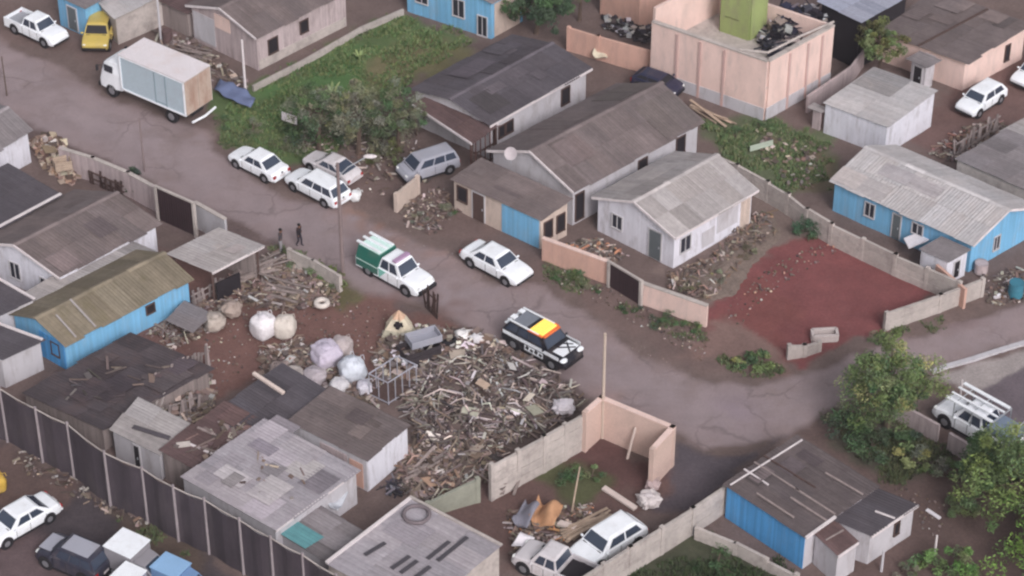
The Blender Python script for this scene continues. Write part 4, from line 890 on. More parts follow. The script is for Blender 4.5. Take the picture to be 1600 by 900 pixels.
# box truck
def truck():
    q0, q1 = G(262, 172, 0), G(162, 129, 0); ang = math.atan2(q1.y-q0.y, q1.x-q0.x); mid = G(243, 161, 0)
    root = thing('box_truck', 'white box truck with faded grey cargo box and rusty rear doors at the roadside', 'truck', (mid.x, mid.y, 0), ang)
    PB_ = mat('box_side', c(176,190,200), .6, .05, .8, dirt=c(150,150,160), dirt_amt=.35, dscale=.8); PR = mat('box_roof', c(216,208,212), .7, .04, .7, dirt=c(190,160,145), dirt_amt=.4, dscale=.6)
    PD = mat('rusty_rear', c(186,166,154), .7, .1, .8, dirt=c(140,92,72), dirt_amt=.75, dscale=.7, dstretch=(1,1,.35))
    x1, x0, w, z0, z1 = 1.45, -3.35, 2.1, .95, 3.15
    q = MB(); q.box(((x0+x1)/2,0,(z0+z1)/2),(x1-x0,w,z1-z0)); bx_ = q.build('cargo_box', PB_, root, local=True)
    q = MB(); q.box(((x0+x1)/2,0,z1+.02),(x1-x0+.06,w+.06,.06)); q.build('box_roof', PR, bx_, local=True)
    for s in (-1,1):
        q = MB(); q.box((x0-.02,s*w/4,(z0+z1)/2),(.05,w/2-.03,z1-z0-.1)); q.build('rear_door', PD, root, local=True)
        q = MB(); q.box(((x0+x1)/2,s*(w/2+.02),z0+.03),(x1-x0,.05,.1)); q.box(((x0+x1)/2,s*(w/2+.02),z1-.06),(x1-x0,.05,.08)); q.box((x0+.05,s*(w/2+.02),(z0+z1)/2),(.1,.05,z1-z0)); q.box((x1-.05,s*(w/2+.02),(z0+z1)/2),(.1,.05,z1-z0)); q.build('edge_rail', P_white, root, local=True)
    q = MB(); q.box((-1.15,w/2+.02,2.0),(.04,.03,2.1),col=(.6,.8,.8)); q.box((-1.95,w/2+.02,2.0),(.04,.03,2.1),col=(.6,.8,.8)); q.box((-1.55,w/2+.02,1.15),(.8,.03,.04),col=(.6,.8,.8)); q.build('side_door', P_silver, root, local=True)
    # cab
    k = MB(); sec = [(1.5,0.95,.7,2.2),(2.0,.98,.62,2.32),(2.5,.98,.55,2.3),(2.85,.96,.5,2.15),(3.1,.94,.5,1.6),(3.22,.9,.55,1.2),(3.22,.88,.5,.6)]; vs = []; fs = []
    for x, hw_, zb, zt in sec: vs += [(x,-hw_,zb),(x,-hw_,zb+(zt-zb)*.6),(x,-hw_*.86,zt-.05),(x,-hw_*.6,zt),(x,hw_*.6,zt),(x,hw_*.86,zt-.05),(x,hw_,zb+(zt-zb)*.6),(x,hw_,zb)]
    for i in range(len(sec)-1):
        for j in range(8): fs.append((i*8+j,i*8+(j+1)%8,(i+1)*8+(j+1)%8,(i+1)*8+j))
    fs += [tuple(range(8)), tuple(range(48,56))[::-1]]; k.add(vs, fs); k.build('cab', P_white, root, local=True)
    q = MB(); q.add([(2.9,-.8,2.1),(2.9,.8,2.1),(3.14,.82,1.55),(3.14,-.82,1.55),(2.86,-.8,2.07),(2.86,.8,2.07),(3.1,.82,1.52),(3.1,-.82,1.52)],[(0,1,2,3),(7,6,5,4),(0,4,5,1),(1,5,6,2),(2,6,7,3),(3,7,4,0)]); q.build('windshield', M_glass, root, local=True)
    for s in (-1,1):
        q = MB(); q.box((2.45,s*.955,1.82),(.62,.06,.42)); q.build('side_window', M_pane, root, local=True)
        q = MB(); q.tube([(2.95,s*.95,1.9),(3.1,s*1.15,1.9)],.02,6); q.box((3.1,s*1.18,1.8),(.06,.14,.36)); q.build('mirror', M_trim, root, local=True)
        q = MB(); q.blob((3.22,s*.66,.95),(.1,.26,.2),sub=2,amp=0); q.build('headlight', M_lamp, root, local=True)
        for x in (2.35, -2.1):
            t = MB(); t.lathe((x,s*.86,.42),[(.2,-.12*s),(.4,-.12*s),(.42,-.08*s),(.42,.08*s),(.4,.12*s),(.24,.12*s)],18,'Y'); wo_ = t.build('wheel', M_tyre, root, local=True)
            r = MB(); r.lathe((x,s*.965,.42),[(.24,-.02*s),(.22,.02*s),(.1,.03*s)],12,'Y'); r.build('rim', M_rim, wo_, local=True)
    q = MB(); q.box((-.2,0,.72),(6.0,.9,.22)); q.build('chassis', M_trim, root, local=True)
    q = MB(); q.box((3.28,0,.55),(.14,1.9,.22)); q.build('front_bumper', M_trim, root, local=True)
    q = MB(); q.tube([(-3.65,-.95,.62),(-3.75,0,.6),(-3.65,.95,.62)],.07,8); q.build('rear_bumper', P_white, root, local=True)
truck()
# small box vans at the bottom left
def boxvan(label, px, py, hx, hy, top, side, L=2.2, W=1.5, H=1.9, name='box_van', cat='van'):
    q0, q1 = G(px, py, H/2), G(px+hx, py+hy, H/2); ang = math.atan2(q1.y-q0.y, q1.x-q0.x)
    root = thing(name, label, cat, (q0.x, q0.y, 0), ang); root.scale = (.84,.84,.84)
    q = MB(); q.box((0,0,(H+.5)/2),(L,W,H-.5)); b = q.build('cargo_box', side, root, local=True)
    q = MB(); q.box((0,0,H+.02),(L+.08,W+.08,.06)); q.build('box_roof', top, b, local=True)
    k = MB(); k.add([(L/2+.02,-W*.45,.4),(L/2+.02,W*.45,.4),(L/2+1.3,W*.42,.4),(L/2+1.3,-W*.42,.4),(L/2+.02,-W*.42,1.5),(L/2+.02,W*.42,1.5),(L/2+.65,W*.36,1.45),(L/2+.65,-W*.36,1.45),(L/2+1.25,W*.4,.9),(L/2+1.25,-W*.4,.9)],
        [(0,3,2,1),(0,1,5,4),(4,5,6,7),(7,6,8,9),(9,8,2,3),(1,2,8,6,5),(0,4,7,9,3)]); k.build('cab', side, root, local=True)
    q = MB(); q.box((L/2+.95,0,1.19),(.7,W*.64,.03),Matrix.Rotation(.745,3,'Y')); q.build('windshield', M_glass, root, local=True)
    for s in (-1,1):
        for x in (L/2+.75, -L/2+.45):
            t = MB(); t.lathe((x,s*(W/2-.1),.3),[(.3,-.09*s),(.3,.09*s)],16,'Y'); wo_ = t.build('wheel', M_tyre, root, local=True)
            r = MB(); r.lathe((x,s*(W/2-.0),.3),[(.17,-.02*s),(.15,.012*s)],12,'Y'); r.build('rim', M_rim, wo_, local=True)
    return root
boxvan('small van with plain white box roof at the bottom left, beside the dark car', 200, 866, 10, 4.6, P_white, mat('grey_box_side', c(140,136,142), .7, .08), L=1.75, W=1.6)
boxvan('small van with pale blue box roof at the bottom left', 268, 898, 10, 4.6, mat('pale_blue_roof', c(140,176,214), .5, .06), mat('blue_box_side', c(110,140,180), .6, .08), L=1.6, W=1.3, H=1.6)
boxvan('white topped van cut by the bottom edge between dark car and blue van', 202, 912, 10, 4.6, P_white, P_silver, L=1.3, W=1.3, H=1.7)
# ------------------------------------------------------------------ vegetation
def leaves(mb, cen, rad, n, size, cols, rnd, long=1.0, flat=.8):
    for _ in range(n):
        th = rnd.uniform(0, 2*math.pi); z = rnd.uniform(-1, 1); r = rnd.random()**.45
        d = Vector((math.cos(th)*math.sqrt(1-z*z), math.sin(th)*math.sqrt(1-z*z), z*flat))*r
        p = Vector(cen)+d*rad
        if p.z < .04: p.z = .04+rnd.random()*.1
        s = size*rnd.uniform(.6, 1.3); a = Vector((rnd.gauss(0,1), rnd.gauss(0,1), rnd.gauss(0,.6))).normalized()
        b = a.cross(Vector((rnd.gauss(0,1), rnd.gauss(0,1), rnd.gauss(0,1)))).normalized()
        a = a*s*long; b = b*s*.45; k = rnd.uniform(.8, 1.2); cc = rnd.choice(cols); cc = (cc[0]*k, cc[1]*k, cc[2]*k)
        mb.add([p-a*.5, p+b*.5, p+a*.5, p-b*.5], [(0,1,2,3)], cc)
def vary(col, rnd, amt=.3):
    k = rnd.uniform(1-amt, 1+amt); return (col[0]*k*rnd.uniform(.9,1.15), col[1]*k, col[2]*k*rnd.uniform(.8,1.1))
def tree(label, px, py, h, rad, cols, seed, clumps=55, lpc=110, size=.15, name='tree', cat='tree', group=None, low=.3, squash=.85, long=1.3):
    rnd = random.Random(seed); b = XY(px, py); root = thing(name, label, cat, (b.x, b.y, 0), 0, group)
    cz = h-rad*squash; tops = []
    k = MB(); k.tube([(b.x,b.y,-.1),(b.x+.05*rad,b.y,cz*.5),(b.x+.02,b.y+.04,cz)], [.09*rad**.6+.05,.07*rad**.6+.03,.05], 8)
    m = MB()
    for i in range(clumps):
        th = rnd.uniform(0, 2*math.pi); z = rnd.uniform(-.75, 1); r = rnd.uniform(.4, 1.08)
        irr = 1+.28*mn.noise(Vector((math.cos(th)*1.5+seed, math.sin(th)*1.5, z*1.5)))
        d = Vector((math.cos(th)*math.sqrt(max(0,1-z*z)), math.sin(th)*math.sqrt(max(0,1-z*z)), z*squash))*r*rad*irr
        p = Vector((b.x, b.y, cz))+d; p.z = max(p.z, low); cr = rad*rnd.uniform(.11,.3)
        col = vary(rnd.choice(cols), rnd, .28); leaves(m, p, cr, lpc, size, [col], rnd, long)
        if i % 4 == 0: k.tube([(b.x+.02,b.y+.02,cz*rnd.uniform(.5,.95)), tuple(lerp(Vector((b.x,b.y,cz)), p, .5)+Vector((0,0,-.1))), tuple(p)], [.05*rad**.5,.03,.012], 5)
    k.build('trunk', M_bark, root); m.build('crown', M_leaf, root, fix=False)
    return root
def bush(label, px, py, rad, h, cols, seed, n=900, size=.12, name='bush', cat='bush', group=None, long=1.6, sx=1.0):
    rnd = random.Random(seed); b = XY(px, py); root = thing(name, label, cat, (b.x, b.y, 0), 0, group); m = MB(); k = MB()
    nc = max(5, int(n/70))
    for i in range(nc):
        th = rnd.uniform(0, 2*math.pi); r = rad*math.sqrt(rnd.random())*.85
        p = Vector((b.x+math.cos(th)*r*sx, b.y+math.sin(th)*r, rnd.uniform(.15,.9)*h*(1-.5*(r/rad)**2)))
        leaves(m, p, rad*rnd.uniform(.2,.4), int(n/nc), size, [vary(rnd.choice(cols), rnd, .3)], rnd, long, .6*h/rad if h < rad else .9)
        if i % 2 == 0: k.tube([(b.x+rnd.uniform(-.1,.1), b.y, 0), tuple(lerp(Vector((b.x,b.y,0)), p, .6)+Vector((0,0,.1))), tuple(p)], [.025,.018,.008], 4)
    k.build('stem', M_bark, root, fix=False); m.build('foliage', M_leaf, root, fix=False); return root
gA, gB, gC, gY, gG, gD = c(92,112,74), c(110,124,86), c(76,100,68), c(146,150,100), c(116,118,104), c(66,82,66)
tree('big round green tree with yellowish leaves at the roadside, right of centre', 1385, 668, 4.6, 2.25, [gA, gB, gY, gC, c(100,118,74)], 101, 125, 120, .13)
tree('large bright green tree at the right edge, lower corner', 1590, 812, 4.6, 2.6, [c(112,130,80), c(98,118,74), c(126,142,88), gA], 102, 110, 120, .15)
tree('darker green tree standing above the bright one at the right edge', 1545, 770, 3.2, 1.5, [gA, gC, gB], 103, 55, 120, .14)
tree('leafy green tree in the lower right corner by the bottom edge', 1650, 905, 3.6, 2.6, [c(104,136,70), gA, gB], 108, 80, 105, .15)
tree('dark green tree behind the dark roofed house at the top edge', 838, 52, 3.6, 2.0, [gD, gC, c(64,82,62)], 104, 80, 130, .15)
tree('small greyish tree at the top edge between dark tree and brick walls', 905, 32, 3.0, 1.1, [gG, gC], 109, 30, 110, .13)
tree('olive green tree between steel roof and brownish roof at the upper right', 1372, 118, 3.4, 1.35, [c(112,118,72), c(96,98,66), gB], 105, 55, 120, .13)
for i, (x, y, r, h, cols, lb, n) in enumerate([
    (475,232,1.3,1.5,[gC,gG,gD],'dark green bush behind the parked white sedan',900),
    (520,215,1.5,1.8,[gG,gC,c(84,90,74)],'grey green bush above the dusty white car',1200),
    (560,225,1.4,1.7,[gG,c(92,96,82),gC],'tangled greyish bush beside the street lamp arm',1100),
    (610,215,1.6,1.9,[gC,gG,c(104,104,90)],'wide dull green bush left of the rusty carport',1300),
    (600,250,1.2,1.3,[c(92,100,66),gG],'low scrub with pale stalks between street lamp and silver van',800),
    (640,195,1.2,1.4,[gD,gG],'dark bush against the rusty carport edge',800),
    (455,205,1.0,1.0,[gC,gA],'small bush near the white board in the green lot',600),
    (1260,362,.95,1.1,[c(74,104,78),c(62,92,66)],'round green bush at the top corner of the red lot',900),
    (1182,570,.9,.75,[gA,gC,gB],'weedy clump at the roadside by the red lot corner',800),
    (1150,575,.6,.5,[gA,gY],'smaller weed clump left of the red lot corner',350),
    (1040,503,.9,.45,[gC,gD],'strip of dark weeds along the right peach wall',600),
    (1080,515,.6,.4,[gC,gA],'weeds at the end of the right peach wall',350),
    (985,482,.7,.4,[gC,gD],'weeds below the brown gate end',350),
    (890,432,.9,.4,[gC,gA,gG],'weeds along the left peach wall behind the white sedan',500),
    (930,452,.6,.35,[gG,gC],'weed tuft near the brown gate on the roadside',300),
    (215,300,.7,1.6,[c(52,66,60),gD],'dark narrow shrub beside the dark roadside gate',700),
    (205,285,.55,1.3,[gD,c(60,74,62)],'second dark narrow shrub above the roadside gate',500),
    (500,425,.9,.7,[c(100,110,62),gA],'olive bush on the verge beside the utility pole foot',700),
    (460,415,.8,.6,[gB,gG],'low olive bush on the verge near the two dark figures',500),
    (525,445,.7,.6,[gB,c(96,98,60)],'scrubby bush just below the utility pole',450),
    (1320,672,1.3,1.2,[gG,gC,gD],'grey green shrub behind the blue walled house roof',1000),
    (1360,700,1.3,1.1,[gC,gD],'dark shrub below the big round tree',1000),
    (1425,722,1.0,.7,[gG,gB,gY],'pale grassy shrub right of the blue walled house',800),
    (1410,690,.9,.8,[gD,gC],'dark shrub at the foot of the pink wall',600),
    (1480,745,.9,.8,[gA,gG],'green shrub left of the right edge trees',700),
    (1500,800,.9,.8,[gA,gB],'green shrub at the lower left of the bright tree',700),
    (1445,885,.9,.9,[c(110,140,84),gA],'bright leafy shrub at the bottom edge right of the annex',700),
    (1500,890,1.0,1.1,[c(100,134,74),gB],'big leaved shrub at the bottom edge near the corner',900),
    (1410,895,.7,.6,[gA,gG],'small shrub beside the grey annex at the bottom edge',500),
    (880,742,.9,.6,[c(64,88,62),gC],'dark green creeper patch in the lower yard',800),
    (925,745,.7,.4,[gC,gB],'low weeds in the lower yard by the leaning pole',400),
    (1120,440,.6,.6,[gG,c(120,116,90)],'dry brown bush on the rubble bank by the white cottage',350),(1165,400,.6,.6,[gG,c(110,104,84)],'dry scrub in the middle of the rubble bank',350),(1080,455,.7,.4,[gG,c(124,118,94)],'dry weeds on the bank behind the right peach wall',300),
    (1190,205,.9,.5,[gC,gA],'weeds at the foot of the peach building',500),
    (1150,215,.8,.5,[gA,gC],'weeds left in the green plot behind the white cottage',450),
    (1380,530,.9,.3,[gG,gA],'weeds on the verge below the pale plank wall',400),
    (1120,885,1.2,.5,[c(48,72,44),gC],'dark grass clump at the bottom edge below the slab fence',700),
    (350,195,.8,.5,[gA,gC],'weeds behind the box truck',500),
    (395,205,.9,.6,[gB,gG],'pale weeds between the truck and the parked cars',500),
    (695,330,.7,.5,[gG,gC],'weeds by the pale board panel and house corner',400),
    (655,345,.6,.4,[gG],'low grey weeds below the pale board panel',300)]):
    if n: bush(lb, x, y, r, h, cols, 300+i, n=int(n*(1.3 if h > .65 else 1.1)), size=.12 if h > .65 else .085)
tree('slender grey green tree behind the two parked white sedans', 498, 236, 4.0, 1.5, [gG, gC, c(108,114,92)], 120, 60, 100, .12, low=.5)
tree('thin leaved grey tree beside the lamp arm and dusty white car', 560, 240, 4.2, 1.65, [gG, c(104,108,88), c(120,122,96)], 121, 60, 95, .12, low=.5)
tree('loose dull green tree between the lamp and the rusty carport', 622, 240, 4.0, 1.6, [gC, gG, c(98,104,82)], 122, 60, 95, .12, low=.5)
# broad leaved plants in the green lot
def broad_plant(label, px, py, h, n, seed, cols):
    rnd = random.Random(seed); b = XY(px, py); root = thing('banana_plant', label, 'plant', (b.x, b.y, 0)); k = MB()
    k.tube([(b.x,b.y,-.05),(b.x,b.y,h*.4)],[.08,.05],7); k.build('stem', M_leafstem, root)
    for i in range(n):
        a = 2*math.pi*i/n+rnd.uniform(-.3,.3); L = h*rnd.uniform(.7,1.1); m = MB(); prev = None; cc = vary(rnd.choice(cols), rnd, .15); vs = []; S = 6
        for j in range(S+1):
            t = j/S; r = L*.42*t; z = h*.15+L*(.95*t-.45*t*t); w = .075*math.sin(math.pi*min(1,t*.9+.08))*(h/1.5)+.01
            d = Vector((math.cos(a), math.sin(a), 0)); s = Vector((-d.y, d.x, 0)); p = Vector((b.x,b.y,z))+d*r
            vs += [p-s*w+Vector((0,0,-.03)), p, p+s*w+Vector((0,0,-.03))]
        fs = [(3*j+q, 3*j+q+1, 3*j+q+4, 3*j+q+3) for j in range(S) for q in (0,1)]; m.add(vs, fs, cc); m.build('leaf', M_leaf, root, fix=False)
M_leafstem = mat('leaf_stem', c(120,134,90), .7, .1)
broad_plant('pale broad leaved plant in front of the green lot bushes', 520, 158, 1.5, 8, 1, [c(140,156,116), c(118,138,94)])
broad_plant('smaller broad leaved plant in the middle of the green lot', 562, 95, .9, 8, 2, [c(132,152,104)])
broad_plant('second pale broad leaved plant beside the first in the green lot', 545, 170, 1.2, 8, 3, [c(132,150,96), c(150,158,110)])
broad_plant('tall pale spray of leaves at the left of the green lot bushes', 488, 172, 1.5, 10, 4, [c(128,146,100), c(140,152,110)])

# grass: one object per lawn
def grass(name, label, polys, n, hgt, cols, seed, w=.035):
    rnd = random.Random(seed); m = MB()
    for pl in polys:
        mn_, mx = pl.min(0), pl.max(0); pts = np.column_stack([np.random.RandomState(seed).uniform(mn_[0], mx[0], n*3), np.random.RandomState(seed+1).uniform(mn_[1], mx[1], n*3)])
        pts = pts[sdist(pts, pl)+vnoise(pts, .8, seed)*1.1+vnoise(pts, 2.5, seed+4)*.5 > .1][:n]
        for x, y in pts:
            dn = mn.noise(Vector((x*.7+seed, y*.7, 0)))
            if dn < -.18+rnd.uniform(-.15,.15): continue
            base = vary(rnd.choice(cols), rnd, .22)
            for _ in range(3):
                a = rnd.uniform(0, 6.28); hh = hgt*rnd.uniform(.5,1.3)*(1+dn); lx, ly = math.cos(a)*hh*.7, math.sin(a)*hh*.7
                s = Vector((-math.sin(a), math.cos(a), 0))*w; p = Vector((x+rnd.uniform(-.08,.08), y+rnd.uniform(-.08,.08), -.03))
                m.add([p-s, p+s, p+Vector((lx,ly,hh))], [(0,1,2)], base)
    o = m.build(name, M_grass, None, fix=False); o['kind'] = 'stuff'; o['label'] = label; o['category'] = 'grass'; return o
grass('grass', 'rough green grass covering the fenced lot at the top', [ZONES[2][0]], 9000, .13, [c(94,118,76), c(80,110,66), c(122,132,92), c(108,118,78)], 5)
grass('grass', 'weedy green grass on the plot behind the white cottage', [ZONES[5][0]], 5000, .14, [c(100,120,82), c(86,110,72), c(122,126,94)], 6)
grass('grass', 'dark grass below the slab wall at the bottom edge', [ZONES[19][0]], 4000, .14, [c(54,66,42), c(62,76,48)], 7)
grass('grass', 'thin grass and weeds over the lower right garden', [ZONES[21][0]], 3000, .14, [c(74,84,56), c(88,92,66)], 8)
grass('grass', 'thin weeds along the dirt verges of the road', [poly((960,470),(1100,520),(1110,545),(1000,510)), poly((850,400),(950,445),(940,470),(850,430)), poly((1120,560),(1180,552),(1240,572),(1215,590),(1140,586)), poly((340,190),(440,215),(430,235),(350,225)), poly((1390,512),(1540,470),(1530,490),(1400,525)), poly((420,385),(520,425),(530,450),(430,410)), poly((180,790),(300,850),(290,870),(180,810))], 650, .12, [c(92,106,74), c(108,110,84), c(82,96,66)], 9)
# ------------------------------------------------------------------ street furniture
def pole(label, px, py, h, r, m, name='pole', cat='pole', lean=(0,0), n=8):
    b = XY(px, py); k = MB(); k.tube([(b.x,b.y,-.1),(b.x+lean[0]*.5,b.y+lean[1]*.5,h/2),(b.x+lean[0],b.y+lean[1],h)], [r,r*.9,r*.75], n); return tag(k.build(name, m), label, cat)
M_poleconc = mat('pole_concrete', c(128,112,112), .9, .1, 2)
b = XY(536, 434); root = thing('utility_pole', 'tall brownish utility pole with a lamp arm at the road edge above the scrap yard', 'utility pole', (b.x, b.y, 0))
k = MB(); k.tube([(b.x,b.y,-.1),(b.x,b.y,7.0)],[.105,.08],10); k.build('shaft', M_poleconc, root)
k = MB(); k.tube([(b.x,b.y,6.2),(b.x+.5,b.y+.1,6.7),(b.x+1.35,b.y+.2,7.2)],.035,6); k.build('arm', M_metal, root)
k = MB(); k.blob((b.x+1.6,b.y+.24,7.25),(.7,.3,.2),sub=2,amp=0); k.build('lamp_head', M_fascia, root)
pole('tall pale wooden pole at the corner of the salmon brick wall', 941, 684, 6.2, .085, mat('pale_pole', c(190,172,160), .8, .08))
pole('slim grey pole on the far road side opposite the parked sedan', 226, 268, 3.4, .05, M_poleconc)
pole('dark thin pole at the left edge by the road', 11, 150, 2.6, .04, M_bark)
pole('white square post in front of the pinkish plank house', 384, 146, 3.5, .08, M_fascia)
pole('grey post standing by the long tarpaulin shed', 252, 66, 3.0, .08, W_palegrey)
pole('thin leaning plank pole standing in the lower yard', 893, 800, 2.4, .045, M_wood, lean=(.35,.35))
pole('pale plank leaning inside the salmon brick corner', 980, 716, 1.6, .07, mat('pale_plank', c(214,196,188), .8, .08), lean=(.35,.3))
pole('white slim post at the corner by the white pickup with roof rack', 1500, 622, 1.1, .06, M_fascia)
pole('short white post in the garden at the bottom right', 1460, 868, 1.2, .06, M_fascia)
pole('short grey post in front of the grey annex at the bottom edge', 1377, 892, 1.2, .07, W_palegrey)
# satellite dish
p = H2['at'](.5, .0); b = G(798, 240, 3.55); root = thing('satellite_dish', 'pale round satellite dish on the front ridge of the long brown roof', 'satellite dish', (b.x, b.y, b.z-.25))
k = MB(); k.lathe((0,0,0), [(.02,-.08),(.2,-.06),(.33,0),(.35,.02),(.33,.02),(.16,-.03),(.02,-.05)], 18); d_ = k.build('dish', mat('dish_white', c(186,176,180), .5, .04), root, local=True)
d_.matrix_local = Matrix.Translation((0,0,.25))@Matrix.Rotation(math.radians(55), 4, 'X')@Matrix.Rotation(math.radians(-20), 4, 'Y')
k = MB(); k.tube([(0,0.05,-.35),(0,.05,.22)], .025, 6); k.build('mast', M_metal, root, local=True)

# ------------------------------------------------------------------ people
def person(label, px, py, pose, top, trousers, skin, seed=0, h=1.62, yaw=0.0, hair=c(30,26,26)):
    b = XY(px, py); root = thing('person', label, 'person', (b.x, b.y, 0), yaw)
    s = h/1.62; J = pose
    names = list(J.keys()); idx = {n_: i for i, n_ in enumerate(names)}
    edges = [('pelvis','chest'),('chest','neck'),('neck','head'),('chest','shL'),('shL','elL'),('elL','haL'),('chest','shR'),('shR','elR'),('elR','haR'),('pelvis','hiL'),('hiL','knL'),('knL','anL'),('anL','toL'),('pelvis','hiR'),('hiR','knR'),('knR','anR'),('anR','toR'),('head','crown')]
    rad = dict(pelvis=(.15,.11),chest=(.17,.115),neck=(.06,.06),head=(.085,.1),crown=(.07,.08),shL=(.07,.07),shR=(.07,.07),elL=(.045,.045),elR=(.045,.045),haL=(.038,.03),haR=(.038,.03),hiL=(.09,.09),hiR=(.09,.09),knL=(.062,.062),knR=(.062,.062),anL=(.045,.045),anR=(.045,.045),toL=(.045,.03),toR=(.045,.03))
    me = bpy.data.meshes.new('body'); me.from_pydata([Vector(J[n_])*s for n_ in names], [(idx[a], idx[q]) for a, q in edges], [])
    o = bpy.data.objects.new('body', me); link(o)
    md = o.modifiers.new('skin', 'SKIN'); 
    for n_, i in idx.items(): me.skin_vertices[0].data[i].radius = tuple(r*s for r in rad[n_])
    me.skin_vertices[0].data[idx['pelvis']].use_root = True
    o.modifiers.new('sub', 'SUBSURF').levels = 2
    dg = bpy.context.evaluated_depsgraph_get(); dg.update(); nm = bpy.data.meshes.new_from_object(o.evaluated_get(dg)); o.modifiers.clear(); o.data = nm; nm.name = 'body'
    nm.materials.clear()
    for m in (mat('skin_tone', skin, .6, .03), top, trousers, mat('shoe_black', c(32,30,32), .7, .02)): nm.materials.append(m)
    hs_ = [Vector(J['haL'])*s, Vector(J['haR'])*s]
    for pl in nm.polygons:
        q = pl.center
        if q.z > 1.36*s or min((q-w_).length for w_ in hs_) < .09: pl.material_index = 0
        elif q.z > .82*s: pl.material_index = 1
        elif q.z > .09*s: pl.material_index = 2
        else: pl.material_index = 3
        pl.use_smooth = True
    if 'tone' not in nm.color_attributes:
        a_ = nm.color_attributes.new('tone', 'FLOAT_COLOR', 'POINT'); a_.data.foreach_set('color', [1.0]*(4*len(nm.vertices)))
    o.parent = root
    hd = Vector(J['head'])*s; k = MB(); k.blob(hd+Vector((-.02,0,.06))*s, (.23*s,.19*s,.2*s), seed, .05, sub=2); k.build('hair', mat('dark_hair', hair, .9, .05), root, local=True)
    k = MB()
    for sg in (-1,1): k.blob(hd+Vector((.095,sg*.032,.0))*s, (.02,.03,.02), sub=1, amp=0)
    k.build('eye', M_dark, root, local=True)
    k = MB(); k.blob(hd+Vector((.105,0,-.03))*s, (.04,.03,.05), sub=1, amp=0, col=(1,1,1)); k.build('nose', mat('skin_tone', skin), root, local=True)
    return root
walk = dict(pelvis=(0,0,.86),chest=(.03,0,1.22),neck=(.04,0,1.38),head=(.06,0,1.5),crown=(.05,0,1.58),shL=(.03,.19,1.32),elL=(-.04,.25,1.06),haL=(.04,.26,.84),shR=(.03,-.19,1.32),elR=(.05,-.25,1.06),haR=(.16,-.24,.86),
    hiL=(0,.09,.8),knL=(.1,.1,.46),anL=(.1,.1,.07),toL=(.24,.11,.04),hiR=(0,-.09,.8),knR=(.02,-.1,.45),anR=(-.16,-.1,.09),toR=(-.03,-.11,.04))
stand = dict(walk); stand.update(knL=(.02,.1,.45),anL=(-.01,.1,.07),toL=(.13,.12,.04),knR=(.02,-.1,.45),anR=(-.01,-.11,.07),toR=(.13,-.14,.04),haR=(.1,-.2,.95),haL=(.1,.2,.95))
clo1 = mat('black_jacket', c(38,32,38), .85, .05); clo2 = mat('dark_trousers', c(50,46,56), .85, .05); clo3 = mat('grey_jacket', c(66,64,70), .85, .05); clo4 = mat('light_trousers', c(150,146,150), .85, .05)
person('person in black jacket walking on the road edge, right of the other figure', 468, 384, walk, clo1, clo2, c(120,86,72), yaw=-.5, h=1.4)
person('person in dark grey jacket and light trousers standing left beside the striped shed roof', 439, 392, stand, clo3, clo4, c(120,86,72), yaw=-.2, seed=2, h=1.4)

# ------------------------------------------------------------------ yard things
def bag(label, px, py, sx, sz, col, seed, group=None, name='bulk_bag', sq=.62, amp=.08, z=0, sub=4):
    b = XY(px, py, z); root = thing(name, label, 'bag', (b.x, b.y, z), 0, group); k = MB()
    k.blob((b.x,b.y,z+sz*.46), (sx,sx*.95,sz), seed, amp, sq, sub, rotz=seed*.7, col=(1,1,1)); m = mat('bag_%d' % seed, col, .8, .08, 3, dirt=c(150,138,136), dirt_amt=.35, bump=.6, bscale=6)
    o = k.build('sack', m, root, smooth=True)
    q = MB()
    for a in (0, 1.57, 3.14, 4.71):
        a += seed; x, y = b.x+math.cos(a)*sx*.3, b.y+math.sin(a)*sx*.3
        q.tube([(x,y,z+sz*.8),(x+.05,y,z+sz*1.04),(x+.16,y+.08,z+sz*1.02),(x+.2,y+.08,z+sz*.8)], .018, 5)
    q.build('strap', m, root)
    q = MB(); q.blob((b.x,b.y,z+sz*.9), (sx*.5,sx*.42,sz*.22), seed+3, .35, 1, 3, col=(.96,.96,.98)); q.build('gathered_top', m, root, smooth=True)
    return root
G1 = 'bulk bags standing in the scrap yard'
bag('large white bulk bag, left of a close pair in the scrap yard', 413, 524, 1.25, 1.25, c(222,216,220), 1, G1)
bag('cream bulk bag, right of the close pair in the scrap yard', 446, 524, 1.1, 1.15, c(206,196,188), 2, G1)
bag('lavender bulging bag in the middle of the scrap yard', 510, 566, 1.5, 1.05, c(196,186,202), 3, G1, amp=.16)
bag('dull pink bag behind the lavender one', 534, 552, 1.1, .9, c(182,170,170), 4, G1, amp=.16)
bag('bluish white plastic wrapped heap beside the metal cage', 551, 592, 1.35, 1.3, c(204,208,218), 5, G1, sq=.85, amp=.16)
bag('small white bag in front of the bluish heap', 530, 612, .9, .7, c(208,204,208), 6, G1, amp=.2)
bag('pale sack right of the bluish heap', 570, 612, .8, .6, c(200,196,206), 7, G1, amp=.2)
bag('grey bag with dark gap left of the small white bag', 492, 598, 1.1, .8, c(176,166,172), 8, G1, amp=.18)
bag('brownish bag at the left end of the bag row', 438, 588, 1.1, .7, c(150,134,130), 9, G1, amp=.25)
bag('white sack at the rear of the station wagon', 538, 312, .55, .6, c(230,230,234), 10, amp=.15, sub=3)
bag('second white sack on the verge right of the station wagon', 556, 312, .6, .55, c(226,226,228), 11, amp=.2, sub=3)
bag('large round grey boulder like sack on the scrap yard edge by the blue house', 336, 512, 1.2, .85, c(170,158,150), 12, amp=.2, sq=.9)
bag('second tan sack beside the open shed edge', 362, 492, 1.1, .8, c(158,142,134), 13, amp=.2, sq=.9)
bag('white lumpy sack by the salmon wall end, lower yard', 1014, 786, 1.0, .55, c(206,196,196), 14, amp=.3)
